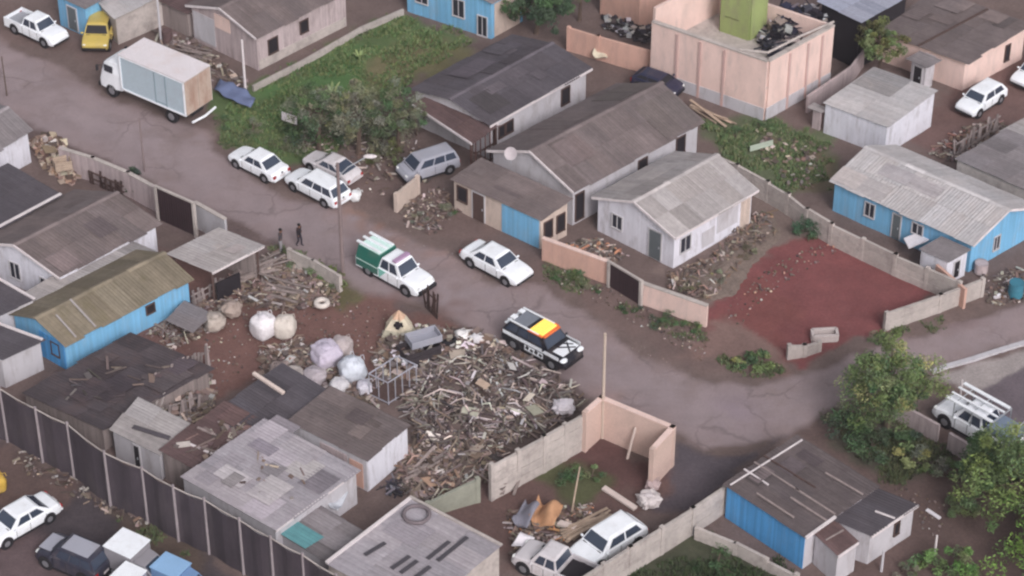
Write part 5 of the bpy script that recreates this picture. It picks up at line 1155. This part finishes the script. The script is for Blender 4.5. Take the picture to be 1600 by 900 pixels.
bag('small pinkish sack just above the white lumpy one, lower yard', 1020, 764, .6, .5, c(176,156,156), 15, amp=.3)
bag('white bundle on the scrap heap edge near the road', 722, 528, .7, .4, c(226,222,222), 16, amp=.35)
bag('second white bundle on the road side of the scrap heap', 744, 534, .6, .35, c(222,218,222), 17, amp=.35)
bag('white bundle on the wall end by the salmon corner', 880, 638, 1.0, .35, c(214,206,212), 18, amp=.35, z=.4)
# tyres
def tyre(label, px, py, z, r=.33, col=M_tyre, w=.11, group=None, tilt=0):
    b = XY(px, py, z); k = MB(); n = 22; S = 8; vs = []; fs = []
    for i in range(n):
        a = 2*math.pi*i/n
        for j in range(S):
            t = 2*math.pi*j/S; rr = r-w+math.cos(t)*w; vs.append((b.x+math.cos(a)*rr, b.y+math.sin(a)*rr, z+w+math.sin(t)*w))
    for i in range(n):
        for j in range(S): fs.append((i*S+j, ((i+1)%n)*S+j, ((i+1)%n)*S+(j+1)%S, i*S+(j+1)%S))
    k.add(vs, fs); o = k.build('tyre', col, smooth=True); return tag(o, label, 'tyre', group)
M_greytyre = mat('weathered_tyre', c(112,102,106), .9, .1, 4); M_whitetyre = mat('white_painted_tyre', c(204,194,188), .85, .1, 4)
tyre('grey weathered tyre lying on the pale flat roof at the bottom edge', 651, 806, 2.1, .66, M_greytyre, .09)
tyre('white painted tyre on a mound at the upper scrap yard', 503, 477, .25, .42, M_whitetyre, .14)
tyre('pale ring shaped tyre among the bags in the scrap yard', 457, 590, .3, .6, mat('dusty_tyre', c(170,160,156), .9, .12, 4), .2)
tyre('dark tyre at the road side of the scrap yard', 702, 535, .1, .4, M_tyre, .12)
# tent of tarp
def tarp_tent():
    b = XY(624, 522); root = thing('tarp_tent', 'yellowish white tarp peaked over a dark opening in the scrap yard', 'tarp', (b.x, b.y, 0)); k = MB(); n = 14; vs = [(b.x, b.y, 1.5)]; 
    for lv, (r, z) in enumerate(((.3,1.05),(.6,.5),(.78,0))):
        for i in range(n):
            a = 2*math.pi*i/n; rr = r*(1+.24*math.sin(i*2.4+lv*.6))*(1+.1*math.sin(i*1.1)); vs.append((b.x+math.cos(a)*rr, b.y+math.sin(a)*rr, z))
    fs = [(0, 1+i, 1+(i+1) % n) for i in range(n)]+[(1+l*n+i, 1+(l+1)*n+i, 1+(l+1)*n+(i+1) % n, 1+l*n+(i+1) % n) for l in range(2) for i in range(n)]
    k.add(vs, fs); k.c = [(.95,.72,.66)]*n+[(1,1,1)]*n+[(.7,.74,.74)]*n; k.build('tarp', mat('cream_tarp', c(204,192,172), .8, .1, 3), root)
    k = MB(); k.blob((b.x-.02,b.y-.38,.8),(.42,.3,.5),3,.5,sub=3); k.build('opening', M_dark, root)  # dark lump stands in for the shade inside the tarp
tarp_tent()
# metal cage cart
def cage(label, pts, h):
    a, b_, cc = [XY(*p, h) for p in pts]; d = a+cc-b_; cen = (a+cc)/2; root = thing('metal_cage', label, 'cage', (cen.x, cen.y, 0)); cs = [a,b_,cc,d]
    k = MB()
    for i in range(4):
        p, q = cs[i], cs[(i+1) % 4]; k.tube([(p.x,p.y,h),(q.x,q.y,h)], .035, 6); k.tube([(p.x,p.y,.1),(q.x,q.y,.1)], .03, 6)
    k.build('rail', P_silver, root)
    for i in range(4):
        p, q = cs[i], cs[(i+1) % 4]; n = max(2, int((q-p).length/.42))
        for j in range(n):
            r = lerp(p, q, j/n); k = MB(); k.tube([(r.x,r.y,0),(r.x,r.y,h)], .026, 6); k.build('bar', P_silver, root)
    k = MB(); k.add([Vector((x.x,x.y,zz)) for zz in (.14,.2) for x in cs],[(0,3,2,1),(4,5,6,7),(0,1,5,4),(1,2,6,5),(2,3,7,6),(3,0,4,7)]); k.build('floor', M_darkwood, root)
cage('white barred metal cage trailer standing in the scrap yard', [(576,584),(606,598),(650,570)], 1.35)
def crate(label, px, py, sx, sy, sz, m, rot=0, name='crate', cat='crate', z=0, group=None):
    b = XY(px, py, z); root = thing(name, label, cat, (b.x,b.y,z), rot, group); k = MB(); t = .04
    k.box((0,0,t/2),(sx,sy,t)); k.build('floor', m, root, local=True)
    for s in (-1,1):
        k = MB(); 
        for i in range(3): k.box((0,s*(sy/2-t/2),t+sz*(i+.5)/3),(sx,t,sz/3-.03))
        k.build('side', m, root, local=True); k = MB()
        for i in range(3): k.box((s*(sx/2-t/2),0,t+sz*(i+.5)/3),(t,sy-2*t,sz/3-.03))
        k.build('side', m, root, local=True)
    return root
crate('large dark metal bin at the road side of the scrap heap', 655, 560, 1.9, 1.1, .8, M_darkmetal, .5, 'bin', 'bin')
crate('white framed open crate on top of the scrap near the road', 662, 532, 1.6, .9, .35, P_silver, .45, z=.85)
def slab(label, pts, z, t, m, name='slab', cat='slab', group=None, sheet=False):
    a, b_, cc = [G(*p, z) for p in pts]; d = a+cc-b_; k = MB()
    if sheet: sheets(k, b_, cc, d, a, jit=1); 
    else: k.quadprism(a, b_, cc, d, t)
    o = k.build(name, m, fix=not sheet); return tag(o, label, cat, group)
slab('long pale concrete slab lying on the dark soil of the lower yard', [(946,758),(940,763),(990,796)], .12, .1, mat('pale_slab', c(206,190,184), .85, .06), 'concrete_slab')
slab('pink white beam lying across the dark shed roof edge', [(398,580),(394,583),(441,614)], 2.0, .12, mat('pale_plank'), 'beam', 'beam')
slab('white sheet scrap lying at the foot of the small white bag', [(462,600),(456,606),(480,618)], .1, .03, M_white, 'sheet', 'sheet')
slab('leaning pale board in the weeds of the green lot', [(440,174),(440,186),(464,194)], .9, .05, M_fascia, 'board', 'board')
slab('pale concrete bench top near the dusty red yard corner, lower yard', [(876,812),(870,818),(896,826)], .3, .1, mat('pale_slab'), 'concrete_block', 'block')
slab('white plank lying on the soil of the bottom right garden', [(1450,794),(1446,797),(1467,811)], .08, .05, M_white, 'plank', 'plank')
slab('white board lying in the weeds behind the white cottage', [(1172,228),(1172,236),(1208,226)], .25, .04, mat('pale_board', c(176,186,170), .8, .06), 'board', 'board')
slab('white cloth covered table in front of the blue house annex', [(1412,372),(1420,387),(1452,374)], .9, .08, M_white, 'table', 'table')
slab('grey loose roof sheet leaning on the blue house wall left of the scrap yard', [(258,500),(300,520),(330,490)], .7, .05, ROOFS['grey'], 'roof_sheet', 'sheet', sheet=True)
# boards piles
def planks(label, px, py, n, L, ang, spread, m, seed, name='plank_pile', z=0.05, tilt=.1, w=.14):
    rnd = random.Random(seed); b = XY(px, py); k = MB()
    for i in range(n):
        a = ang+rnd.gauss(0, .12); l = L*rnd.uniform(.7,1.05); cx, cy = b.x+rnd.gauss(0,spread)*abs(math.sin(ang))+rnd.gauss(0,.1), b.y+rnd.gauss(0,spread)*abs(math.cos(ang)); zz = z+.05*(i//3)+rnd.random()*.08
        d = Vector((math.cos(a), math.sin(a), rnd.uniform(-tilt,tilt)))*l/2; t = rnd.uniform(.7,1.25)
        k.bar(Vector((cx,cy,zz+abs(d.z)))-d, Vector((cx,cy,zz+abs(d.z)))+d, w*rnd.uniform(.6,1.2), .04, (t,t*.98,t*.96))
    return tag(k.build(name, m), label, 'planks')
planks('stack of long planks lying next to the white hatchback, lower yard', 918, 826, 12, 2.6, .62, .18, M_wood, 1)
planks('bundle of grey boards beside the road edge above the bulk bags', 400, 430, 12, 3.2, .55, .5, M_boards, 2, tilt=.15)
planks('crossed grey boards beside the striped shed roof', 440, 452, 12, 2.2, -.4, .5, M_boards, 3, tilt=.2)
planks('timber beams near the pinkish plank house wall', 300, 88, 10, 2.6, -.5, .3, M_boards, 4, tilt=.2)
planks('loose planks at the foot of the peach building', 1105, 182, 6, 3.0, -.75, .15, M_wood, 5)
planks('boards lying between the scrap heap and the white end wall', 665, 735, 12, 2.0, .8, .3, M_boards, 6, tilt=.2)
planks('boards lying over the verge near the pale flat roof corner', 790, 760, 10, 1.8, 1.2, .25, M_boards, 8, tilt=.4)
# upright board screens
def boardscreen(label, p0, p1, h, seed, m=M_boards, gap=.35, lean=.12, name='board_fence'):
    rnd = random.Random(seed); a, b_ = XY(*p0), XY(*p1); L = (b_-a).length; n = int(L/.17); d = (b_-a).normalized(); nr = Vector((-d.y,d.x,0)); cen = (a+b_)/2
    root = thing(name, label, 'fence', (cen.x,cen.y,0)); k = MB()
    for i in range(n):
        if rnd.random() < gap*.3: continue
        p = lerp(a, b_, (i+.5)/n); hh = h*rnd.uniform(.7,1.08); ln = nr*rnd.gauss(0,lean)+d*rnd.gauss(0,lean*.5); t = rnd.uniform(.7,1.25)
        k.add([], []); M = math.atan2(d.y,d.x); q = p+ln
        vs = [Vector((x.x,x.y,0)) for x in (p-d*.07-nr*.015,p+d*.07-nr*.015,p+d*.07+nr*.015,p-d*.07+nr*.015)]+[Vector((x.x,x.y,hh)) for x in (q-d*.07-nr*.015,q+d*.07-nr*.015,q+d*.07+nr*.015,q-d*.07+nr*.015)]
        k.add(vs,[(0,3,2,1),(4,5,6,7),(0,1,5,4),(1,2,6,5),(2,3,7,6),(3,0,4,7)],(t,t,t*1.02))
    k.build('boards', m, root)
    for z_ in (.35, h*.75):
        k = MB(); k.bar((a.x,a.y,z_),(b_.x,b_.y,z_+rnd.uniform(-.1,.1)),.05,.08); k.build('rail', m, root)
boardscreen('ragged upright board fence right of the wide tarred roof', (246,622), (330,576), 1.5, 1)
boardscreen('grey leaning sheets at the corner of the tarred roof', (188,700), (250,650), 1.3, 2, m=W_conc, lean=.25)
boardscreen('broken plank fence between bags and the dark shed roof', (262,660), (318,640), 1.2, 3)
boardscreen('board fence along the verge by the timbers', (300,480), (352,452), .9, 4)
boardscreen('wooden fence in the yard of the upper right white hatchback', (1490,250), (1560,205), 1.3, 5, m=M_boards)
boardscreen('board fence at the back of the scrap yard beside dark timbers', (684,500), (664,480), 1.5, 6, m=M_darkwood)
boardscreen('slatted board fence hanging along the upper left roadside', (140,285), (195,310), 1.0, 7, m=M_darkwood)
boardscreen('thin wooden screen beside the grey annex at the bottom right', (1395,850), (1420,830), 1.2, 8, m=M_boards)
# drums, buckets, tarps
def drum(label, px, py, r, h, m, z=0, name='drum'):
    b = XY(px, py, z); root = thing(name, label, 'drum', (b.x,b.y,z)); k = MB(); k.lathe((0,0,0),[(r*.96,0),(r,.03),(r,h*.32),(r*1.04,h*.34),(r,h*.36),(r,h*.66),(r*1.04,h*.68),(r,h*.7),(r,h),(r*.93,h),(r*.93,h-.04)],20); k.build('shell', m, root, local=True, smooth=False)
    k = MB(); k.lathe((0,0,h-.04),[(r*.9,0),(r*.9,.02)],20); k.build('lid', m, root, local=True); return root
drum('teal blue drum at the right edge by the pale plank wall', 1586, 462, .38, .85, mat('teal_drum', c(62,120,140), .5, .05))
drum('pale water tank standing beside the corner of the blue annex', 1532, 425, .35, .6, W_pink, name='water_tank')
drum('rusty drum by the lean-to at the top left', 262, 66, .3, .8, ROOFS['rust'])
def tarp(label, pts, z, m, seed, amp=.25, name='tarp'):
    a, b_, cc = [XY(*p) for p in pts]; d = a+cc-b_; N = 12; k = MB(); vs = []
    for i in range(N+1):
        for j in range(N+1):
            p = lerp(lerp(a, b_, i/N), lerp(d, cc, i/N), j/N); n_ = mn.noise(Vector((p.x*1.3+seed, p.y*1.3, 0)))
            vs.append((p.x+n_*.15, p.y, z+amp*max(-.2, n_+.3)))
    M_ = len(vs); vs += [(x,y,z_-.03) for x,y,z_ in vs]; fs = [(i*(N+1)+j,(i+1)*(N+1)+j,(i+1)*(N+1)+j+1,i*(N+1)+j+1) for i in range(N) for j in range(N)]
    fs += [tuple(M_+q for q in f[::-1]) for f in fs]; rim = [i*(N+1) for i in range(N+1)]+[N*(N+1)+j for j in range(1,N+1)]+[i*(N+1)+N for i in range(N-1,-1,-1)]+[j for j in range(N-1,0,-1)]
    fs += [(rim[i], rim[(i+1)%len(rim)], M_+rim[(i+1)%len(rim)], M_+rim[i]) for i in range(len(rim))]
    k.add(vs, fs); return tag(k.build(name, m, smooth=True), label, 'tarp')
tarp('blue grey tarp lying in the weeds behind the box truck', [(335,150),(392,178),(402,160)], .35, mat('blue_tarp', c(104,114,146), .7, .1), 1)
tarp('orange brown crumpled tarp heap in the lower yard', [(826,820),(866,832),(880,804)], .3, mat('orange_tarp', c(180,136,104), .8, .15), 2, .9)
tarp('grey blue plastic heap left of the orange tarp', [(800,822),(820,838),(842,806)], .3, mat('grey_tarp', c(130,128,140), .7, .15), 3, .8)
tarp('white crumpled cloth over the blocked entrance, lower yard corner', [(800,866),(822,876),(836,856)], .5, M_white, 4, .4)
tarp('pale drooping sheets beside the teal shed', [(505,810),(528,830),(548,792)], .9, mat('pale_sheet', c(176,178,186), .8, .1), 5, .6)
tarp('cream rubbish mound at the corner of the dark roofed house', [(925,96),(948,104),(952,92)], .4, mat('cream_heap', c(206,196,176), .8, .1), 6, .5)
# red lot gate ruins
def ruin():
    root0 = [(1232,573,.9),(1257,560,.9),(1279,560,.9)]
    wallrun('broken pale wall stub with posts at the open corner of the red lot', [(1232,560),(1256,556),(1279,548)], .75, W_conc, slabs=1, step=.9, seed=44, tops_px=False, heights=[.8,.65,.55])
    k = MB(); a, b_, cc = XY(1268,524), XY(1270,535), XY(1308,533); d = a+cc-b_
    for p, q in ((a,b_),(b_,cc),(cc,d),(d,a)): k.bar((p.x,p.y,.2),(q.x,q.y,.2),.14,.4)
    tag(k.build('well_frame', mat('pale_block', c(196,184,182), .85, .08)), 'low pale block frame lying on the edge of the red lot', 'block frame')
ruin()
# junk on the upper floor and other rubbish heaps: uncountable
def heap(name, label, cat, polyp, n, smin, smax, cols, seed, hmax=.5, long=.5, z0=0.0, kinds=('plank','chunk'), dens=None):
    rnd = random.Random(seed); pl = np.array([tuple(XY(*p, z0))[:2] for p in polyp]); lo, hi = pl.min(0), pl.max(0); k = MB(); cnt = 0; tries = 0
    rs = np.random.RandomState(seed); pts = np.column_stack([rs.uniform(lo[0],hi[0],n*6), rs.uniform(lo[1],hi[1],n*6)]); sd_ = sdist(pts, pl); keep = sd_ > 0; pts = pts[keep][:n]; sd_ = sd_[keep][:n]
    for (x, y), s in zip(pts, sd_):
        hgt = z0+hmax*min(1, s/1.2)*(.55+.7*mn.noise(Vector((x*.8,y*.8,seed)))+.2); z = z0+rnd.random()*max(0, hgt-z0)
        col = vary(rnd.choice(cols), rnd, .22); L = rnd.uniform(smin, smax)
        kd = rnd.choice(kinds)
        if kd == 'plank':
            L *= 1.8; a = rnd.uniform(0, 6.28); d = Vector((math.cos(a), math.sin(a), rnd.uniform(-.35,.35)))*L/2; p = Vector((x,y,max(z,z0+.05+abs(d.z)*.8))); k.bar(p-d, p+d, rnd.uniform(.04,.14), rnd.uniform(.02,.05), col)
        elif kd == 'curve':
            a = rnd.uniform(0, 6.28); L *= 1.6; d = Vector((math.cos(a), math.sin(a), 0)); s_2 = Vector((-d.y,d.x,0)); p = Vector((x,y,max(z,z0+.1)))
            k.tube([p-d*L/2, p+s_2*L*rnd.uniform(-.25,.25)+Vector((0,0,rnd.uniform(.02,.25))), p+d*L/2+Vector((0,0,rnd.uniform(-.05,.1)))], [.03,.045,.02], 5, col)
        elif kd == 'sheet':
            k.box((x,y,z+.08),(L,L*rnd.uniform(.5,.9),.02), Matrix.Rotation(rnd.uniform(0,6.28),3,'Z')@Matrix.Rotation(rnd.uniform(-.5,.5),3,'X'), col)
        else:
            k.box((x,y,z+L*.12),(L*.5,L*rnd.uniform(.3,.5),L*rnd.uniform(.15,.4)), Matrix.Rotation(rnd.uniform(0,6.28),3,'Z')@Matrix.Rotation(rnd.uniform(-.6,.6),3,'X'), col)
    o = k.build(name, M_attr); o['kind'] = 'stuff'; o['label'] = label; o['category'] = cat; return o
gr = [c(134,120,116), c(116,102,98), c(150,138,134), c(98,86,84), c(186,176,172), c(124,104,98), c(84,72,70), c(110,96,92), c(120,104,98)]
heap('scrap_heap', 'big heap of branches, broken boards and scrap behind the concrete slab wall', 'scrap', [(640,600),(700,555),(770,545),(850,585),(905,625),(880,655),(800,690),(740,720),(660,700),(640,640)], 1700, .15, 1.1, [c(130,120,118), c(108,96,96), c(152,142,140), c(88,76,76), c(196,188,188), c(124,110,106), c(74,64,66), c(106,94,92), c(120,108,106)], 1, hmax=.72, kinds=('plank','curve','curve','curve'))
heap('scrap_heap', 'rubbish and pale scraps around the metal cage and bin', 'scrap', [(580,560),(600,520),(660,510),(720,520),(740,550),(660,600),(600,610)], 700, .12, .5, gr+[c(220,216,220)], 2, hmax=.6, kinds=('plank','chunk','sheet'))
heap('scrap_heap', 'scattered scrap among the bags of the scrap yard', 'scrap', [(410,560),(480,545),(600,600),(590,640),(500,625),(400,600)], 650, .1, .45, gr, 3, hmax=.35, kinds=('plank','chunk','sheet'))
heap('scrap_heap', 'grey boards and rubbish spread beside the shed with striped roof', 'scrap', [(380,420),(430,395),(520,440),(530,475),(450,485),(390,480),(360,450)], 800, .12, .55, gr, 4, hmax=.4, kinds=('plank','plank','chunk'))
heap('rubble', 'thin litter and stones scattered over the scrap yard soil', 'rubble', [(300,480),(400,470),(600,470),(640,520),(560,560),(400,560),(330,620),(290,580)], 500, .04, .2, gr, 5, hmax=.05, kinds=('chunk',))
heap('scrap_heap', 'broken sheets and boards piled between the shack roofs', 'scrap', [(240,560),(330,590),(340,640),(270,690),(200,660)], 500, .15, .6, gr, 6, hmax=.7, kinds=('plank','sheet','chunk'))
heap('scrap_heap', 'boards and scrap below the heap against the lower wall', 'scrap', [(640,700),(760,690),(790,720),(700,790),(650,780),(620,740)], 620, .15, .75, gr+[c(166,144,134)], 7, hmax=.5, kinds=('plank','plank','sheet','curve'))
heap('rubble', 'brick rubble and debris beside the white cottage, towards the red lot', 'rubble', [(1040,430),(1110,400),(1170,340),(1205,330),(1210,365),(1160,410),(1130,450),(1110,470),(1040,450)], 430, .08, .42, gr+[c(150,122,112), c(120,100,92), c(104,96,84)], 8, hmax=.28, kinds=('chunk','chunk','plank','curve'))
heap('rubble', 'stones and litter on the red lot edge', 'rubble', [(1130,480),(1200,420),(1290,370),(1320,385),(1200,460),(1150,520)], 160, .05, .25, gr+[c(190,150,140)], 9, hmax=.08, kinds=('chunk',))
heap('rubble', 'litter strewn along the verge beside the peach walls', 'rubble', [(850,410),(960,455),(1100,530),(1110,570),(1000,510),(860,435)], 260, .04, .2, gr, 10, hmax=.04, kinds=('chunk',))
heap('rubble', 'rubbish in the lower yard around the orange tarp', 'rubble', [(790,800),(850,790),(930,790),(930,820),(860,860),(800,870)], 420, .06, .35, gr+[c(190,140,110)], 11, hmax=.25, kinds=('chunk','plank'))
heap('rubble', 'pale scraps strewn in the corner below the white pickup', 'rubble', [(1400,760),(1480,780),(1470,840),(1400,820)], 60, .05, .25, gr, 12, hmax=.05, kinds=('chunk',))
heap('rubble', 'rubbish between the parked cars and the bushes', 'rubble', [(450,180),(640,200),(690,280),(600,310),(560,290),(480,230)], 420, .05, .35, gr+[c(214,206,200)], 13, hmax=.25, kinds=('chunk','plank'))
heap('rubble', 'rubbish and tipped earth at the foot of the pale board panel', 'rubble', [(620,320),(690,290),(720,330),(680,370),(630,350)], 260, .05, .3, gr, 14, hmax=.15, kinds=('chunk','plank'))
heap('rubble', 'junk spread around the foot of the pinkish plank house', 'rubble', [(240,50),(300,60),(390,130),(370,150),(300,110),(240,80)], 320, .08, .45, gr, 15, hmax=.25, kinds=('chunk','plank','sheet'))
heap('rubble', 'litter and bricks behind the white cottage in the weedy plot', 'rubble', [(1180,200),(1290,230),(1290,290),(1240,300),(1190,250)], 160, .06, .35, gr+[c(200,196,180)], 16, hmax=.1, kinds=('chunk','sheet'))
heap('rubble', 'debris on the narrow yard between blue house wall and tarred roof', 'rubble', [(230,520),(320,470),(380,470),(330,520),(260,550)], 360, .08, .4, gr, 17, hmax=.3, kinds=('chunk','plank'))
heap('rubble', 'junk in the yard beside the upper right white hatchback', 'rubble', [(1450,240),(1500,200),(1560,190),(1590,215),(1500,255)], 300, .08, .45, gr+[c(150,110,104)], 18, hmax=.35, kinds=('chunk','plank'))
heap('rubble', 'small debris by the foot of the tall screened fence', 'rubble', [(30,700),(130,745),(240,815),(230,830),(110,775),(20,730)], 180, .05, .3, gr, 19, hmax=.06, kinds=('chunk','plank'))
heap('rubble', 'litter around the teal drum at the right edge', 'rubble', [(1530,430),(1600,420),(1600,470),(1545,480)], 160, .06, .35, gr+[c(220,216,214)], 20, hmax=.2, kinds=('chunk','plank'))
heap('scrap_heap', 'dark junk and black plastic on the upper floor of the peach building', 'scrap', [(1185,70),(1200,20),(1275,18),(1294,44),(1215,90)], 420, .35, 1.2, [c(28,28,40), c(40,42,62), c(60,62,76), c(120,112,116), c(190,184,188), c(34,30,38)], 21, hmax=1.4, z0=2.12, kinds=('chunk','sheet','plank'))
heap('scrap_heap', 'tan and rusty furniture junk heaped beside the left white wall', 'scrap', [(48,225),(85,210),(110,245),(128,275),(110,290),(70,262)], 330, .3, .8, [c(172,150,138), c(146,124,114), c(116,94,88), c(196,182,174), c(88,72,70)], 22, hmax=1.2, kinds=('chunk','chunk','sheet'))
heap('scrap_heap', 'dark wall rubble behind the orange brick wall at the top', 'scrap', [(940,25),(1015,35),(1015,70),(945,45)], 200, .2, .7, [c(60,56,62), c(90,84,92), c(180,176,180), c(50,44,48)], 23, hmax=.7, kinds=('sheet','chunk'))
heap('rubble', 'fallen bricks and planks in the front yard of the white cottage', 'rubble', [(880,385),(930,370),(980,400),(960,412),(900,400)], 220, .08, .35, gr+[c(190,140,118)], 24, hmax=.25, kinds=('chunk','plank'))
heap('rubble', 'small stones scattered on the worn road edges', 'rubble', [(560,320),(760,420),(940,500),(1100,600),(1060,590),(900,500),(700,420),(560,350)], 240, .03, .12, [c(130,116,110), c(160,146,142)], 25, hmax=.02, kinds=('chunk',))
# big boulders / appliances on the tan heap
crate('pale wooden box lying on the tan junk heap at the left', 98, 262, .9, .7, .5, M_wood, .4, z=.7)
# backdrop buildings at the very top
house('brick red house part at the top edge right of the dark tree', (930,-40), (1000,-8), (1080,-50), z=(2.6,2.6,2.8), roof='rust', wall=W_orange, seed=120)

heap('scrap_heap', 'pale sheets, white plastic and planks scattered over the branch heap', 'scrap', [(640,600),(700,555),(770,545),(850,585),(905,625),(880,655),(800,690),(740,720),(660,700),(640,640)], 120, .2, .8, [c(186,176,174), c(214,206,206), c(166,154,152), c(182,168,162)], 41, hmax=.95, kinds=('sheet','curve','plank'))
heap('scrap_heap', 'pale scraps along the road side of the scrap yard', 'scrap', [(640,510),(740,515),(830,560),(850,590),(790,575),(700,560)], 240, .15, .6, gr+[c(214,208,208), c(226,220,222)], 42, hmax=.5, kinds=('sheet','plank','chunk'))
heap('scrap_heap', 'grey scrap and sacks between the bag row and the bulk bag pair', 'scrap', [(400,545),(470,530),(560,560),(520,600),(430,590)], 260, .15, .6, gr+[c(190,182,180)], 43, hmax=.3, kinds=('sheet','chunk','curve'))
heap('scrap_heap', 'fine chips and splinters filling the branch heap', 'scrap', [(640,600),(700,555),(770,545),(850,585),(905,625),(880,655),(800,690),(740,720),(660,700),(640,640)], 3400, .05, .22, [c(122,112,110), c(108,98,96), c(150,140,138), c(88,78,76), c(180,172,170)], 51, hmax=.6, kinds=('chunk','plank'))
heap('roof_litter', 'stones and scraps weighing down the pale patchwork roof', 'litter', [(330,745),(430,800),(520,740),(420,690)], 22, .12, .45, gr, 52, hmax=.02, z0=1.98, kinds=('chunk','plank'))
heap('roof_litter', 'loose scraps and boards on the brown shack roof', 'litter', [(270,700),(330,730),(400,670),(330,650)], 30, .2, .7, gr, 53, hmax=.02, z0=1.72, kinds=('chunk','plank','sheet'))
heap('roof_litter', 'scraps on the wide dark tarred roof', 'litter', [(80,610),(160,650),(290,575),(210,550)], 26, .2, .7, [c(96,86,86), c(118,106,104), c(80,72,74)], 54, hmax=.02, z0=1.32, kinds=('sheet','plank'))
# mounds of soil and mulch under the heaps
def mound(label, polyp, hgt, col, seed, cat='mound'):
    pl = poly(*polyp); lo, hi = pl.min(0)-.3, pl.max(0)+.3; nx, ny = int((hi[0]-lo[0])/.18), int((hi[1]-lo[1])/.18)
    xs, ys = np.linspace(lo[0], hi[0], nx), np.linspace(lo[1], hi[1], ny); A, B_ = np.meshgrid(xs, ys); Q = np.stack([A.ravel(), B_.ravel()], 1); s = sdist(Q, pl)
    k = MB(); z = [(-.06 if q < 0 else hgt*min(1, q/1.3)*(.6+.6*mn.noise(Vector((x*.9, y*.9, seed)))+.25*mn.noise(Vector((x*3, y*3, seed))))) for (x, y), q in zip(Q, s)]
    vs = [(x, y, zz) for (x, y), zz in zip(Q, z)]; fs = [(j*nx+i, j*nx+i+1, (j+1)*nx+i+1, (j+1)*nx+i) for j in range(ny-1) for i in range(nx-1) if s[[j*nx+i, j*nx+i+1, (j+1)*nx+i+1, (j+1)*nx+i]].max() > -.25]
    k.add(vs, fs); o = k.build('soil_mound', mat('mound_%d' % seed, col, .95, .2, 1.5, fine=.25, fscale=8, bump=.8, bscale=6), smooth=True, fix=False); o['kind'] = 'stuff'; o['label'] = label; o['category'] = cat
mound('dark mulch and soil under the branch heap', [(640,600),(700,555),(770,545),(850,585),(905,625),(880,655),(800,690),(740,720),(660,700),(640,640)], .62, c(96,82,79), 1)
mound('brown earth bank beside the white cottage', [(1040,440),(1110,402),(1170,345),(1210,335),(1220,370),(1170,420),(1150,460),(1110,470)], .32, c(116,102,95), 2)
mound('trodden rubbish under the bags and scraps', [(410,565),(480,548),(600,600),(590,635),(500,620),(400,600)], .15, c(112,94,90), 3)
mound('rubbish bank at the low wall of the yard', [(645,705),(760,692),(788,716),(700,780),(655,770),(630,740)], .35, c(128,110,104), 4)
# kerb strip on the right
k = MB(); ks = [XY(*q) for q in ((1455,582),(1478,574),(1520,562),(1560,549),(1600,537),(1680,512))]
for p, q in zip(ks[:-1], ks[1:]): k.bar((p.x,p.y,.03),(q.x,q.y,.03),.28,.14)
kb = k.build('kerb', W_palegrey); kb['kind'] = 'structure'
bag('yellow bulky thing cut by the left edge above the dark yard', -4, 765, .9, .9, c(196,160,70), 30, name='yellow_sack')
for q in ((605,748,.35),(622,744,.3),(640,738,.28)):
    pass
heap('rubble', 'dark junk at the foot of the white planked end wall', 'rubble', [(590,765),(640,735),(660,740),(620,775)], 60, .15, .4, [c(60,60,72), c(120,116,122), c(44,42,50), c(90,80,80)], 31, hmax=.3, kinds=('chunk','plank'))
# air between the helicopter and the town
hz = MB(); zt = CAM.z+6; hz.box((0, -10, (zt-1.6)/2), (1000, 1000, zt+1.6)); hz_o = None
def haze(dens):
    m = bpy.data.materials.new('air'); m.use_nodes = True; t = m.node_tree; t.nodes.clear(); o_ = t.nodes.new('ShaderNodeOutputMaterial'); v = t.nodes.new('ShaderNodeVolumePrincipled')
    v.inputs['Color'].default_value = (.80,.77,.86,1); v.inputs['Density'].default_value = dens; v.inputs['Anisotropy'].default_value = .1; t.links.new(v.outputs[0], o_.inputs['Volume'])
    o = hz.build('haze', m); o['kind'] = 'stuff'; o['label'] = 'thin lilac haze in the air over the town'; return o
haze(.0003)
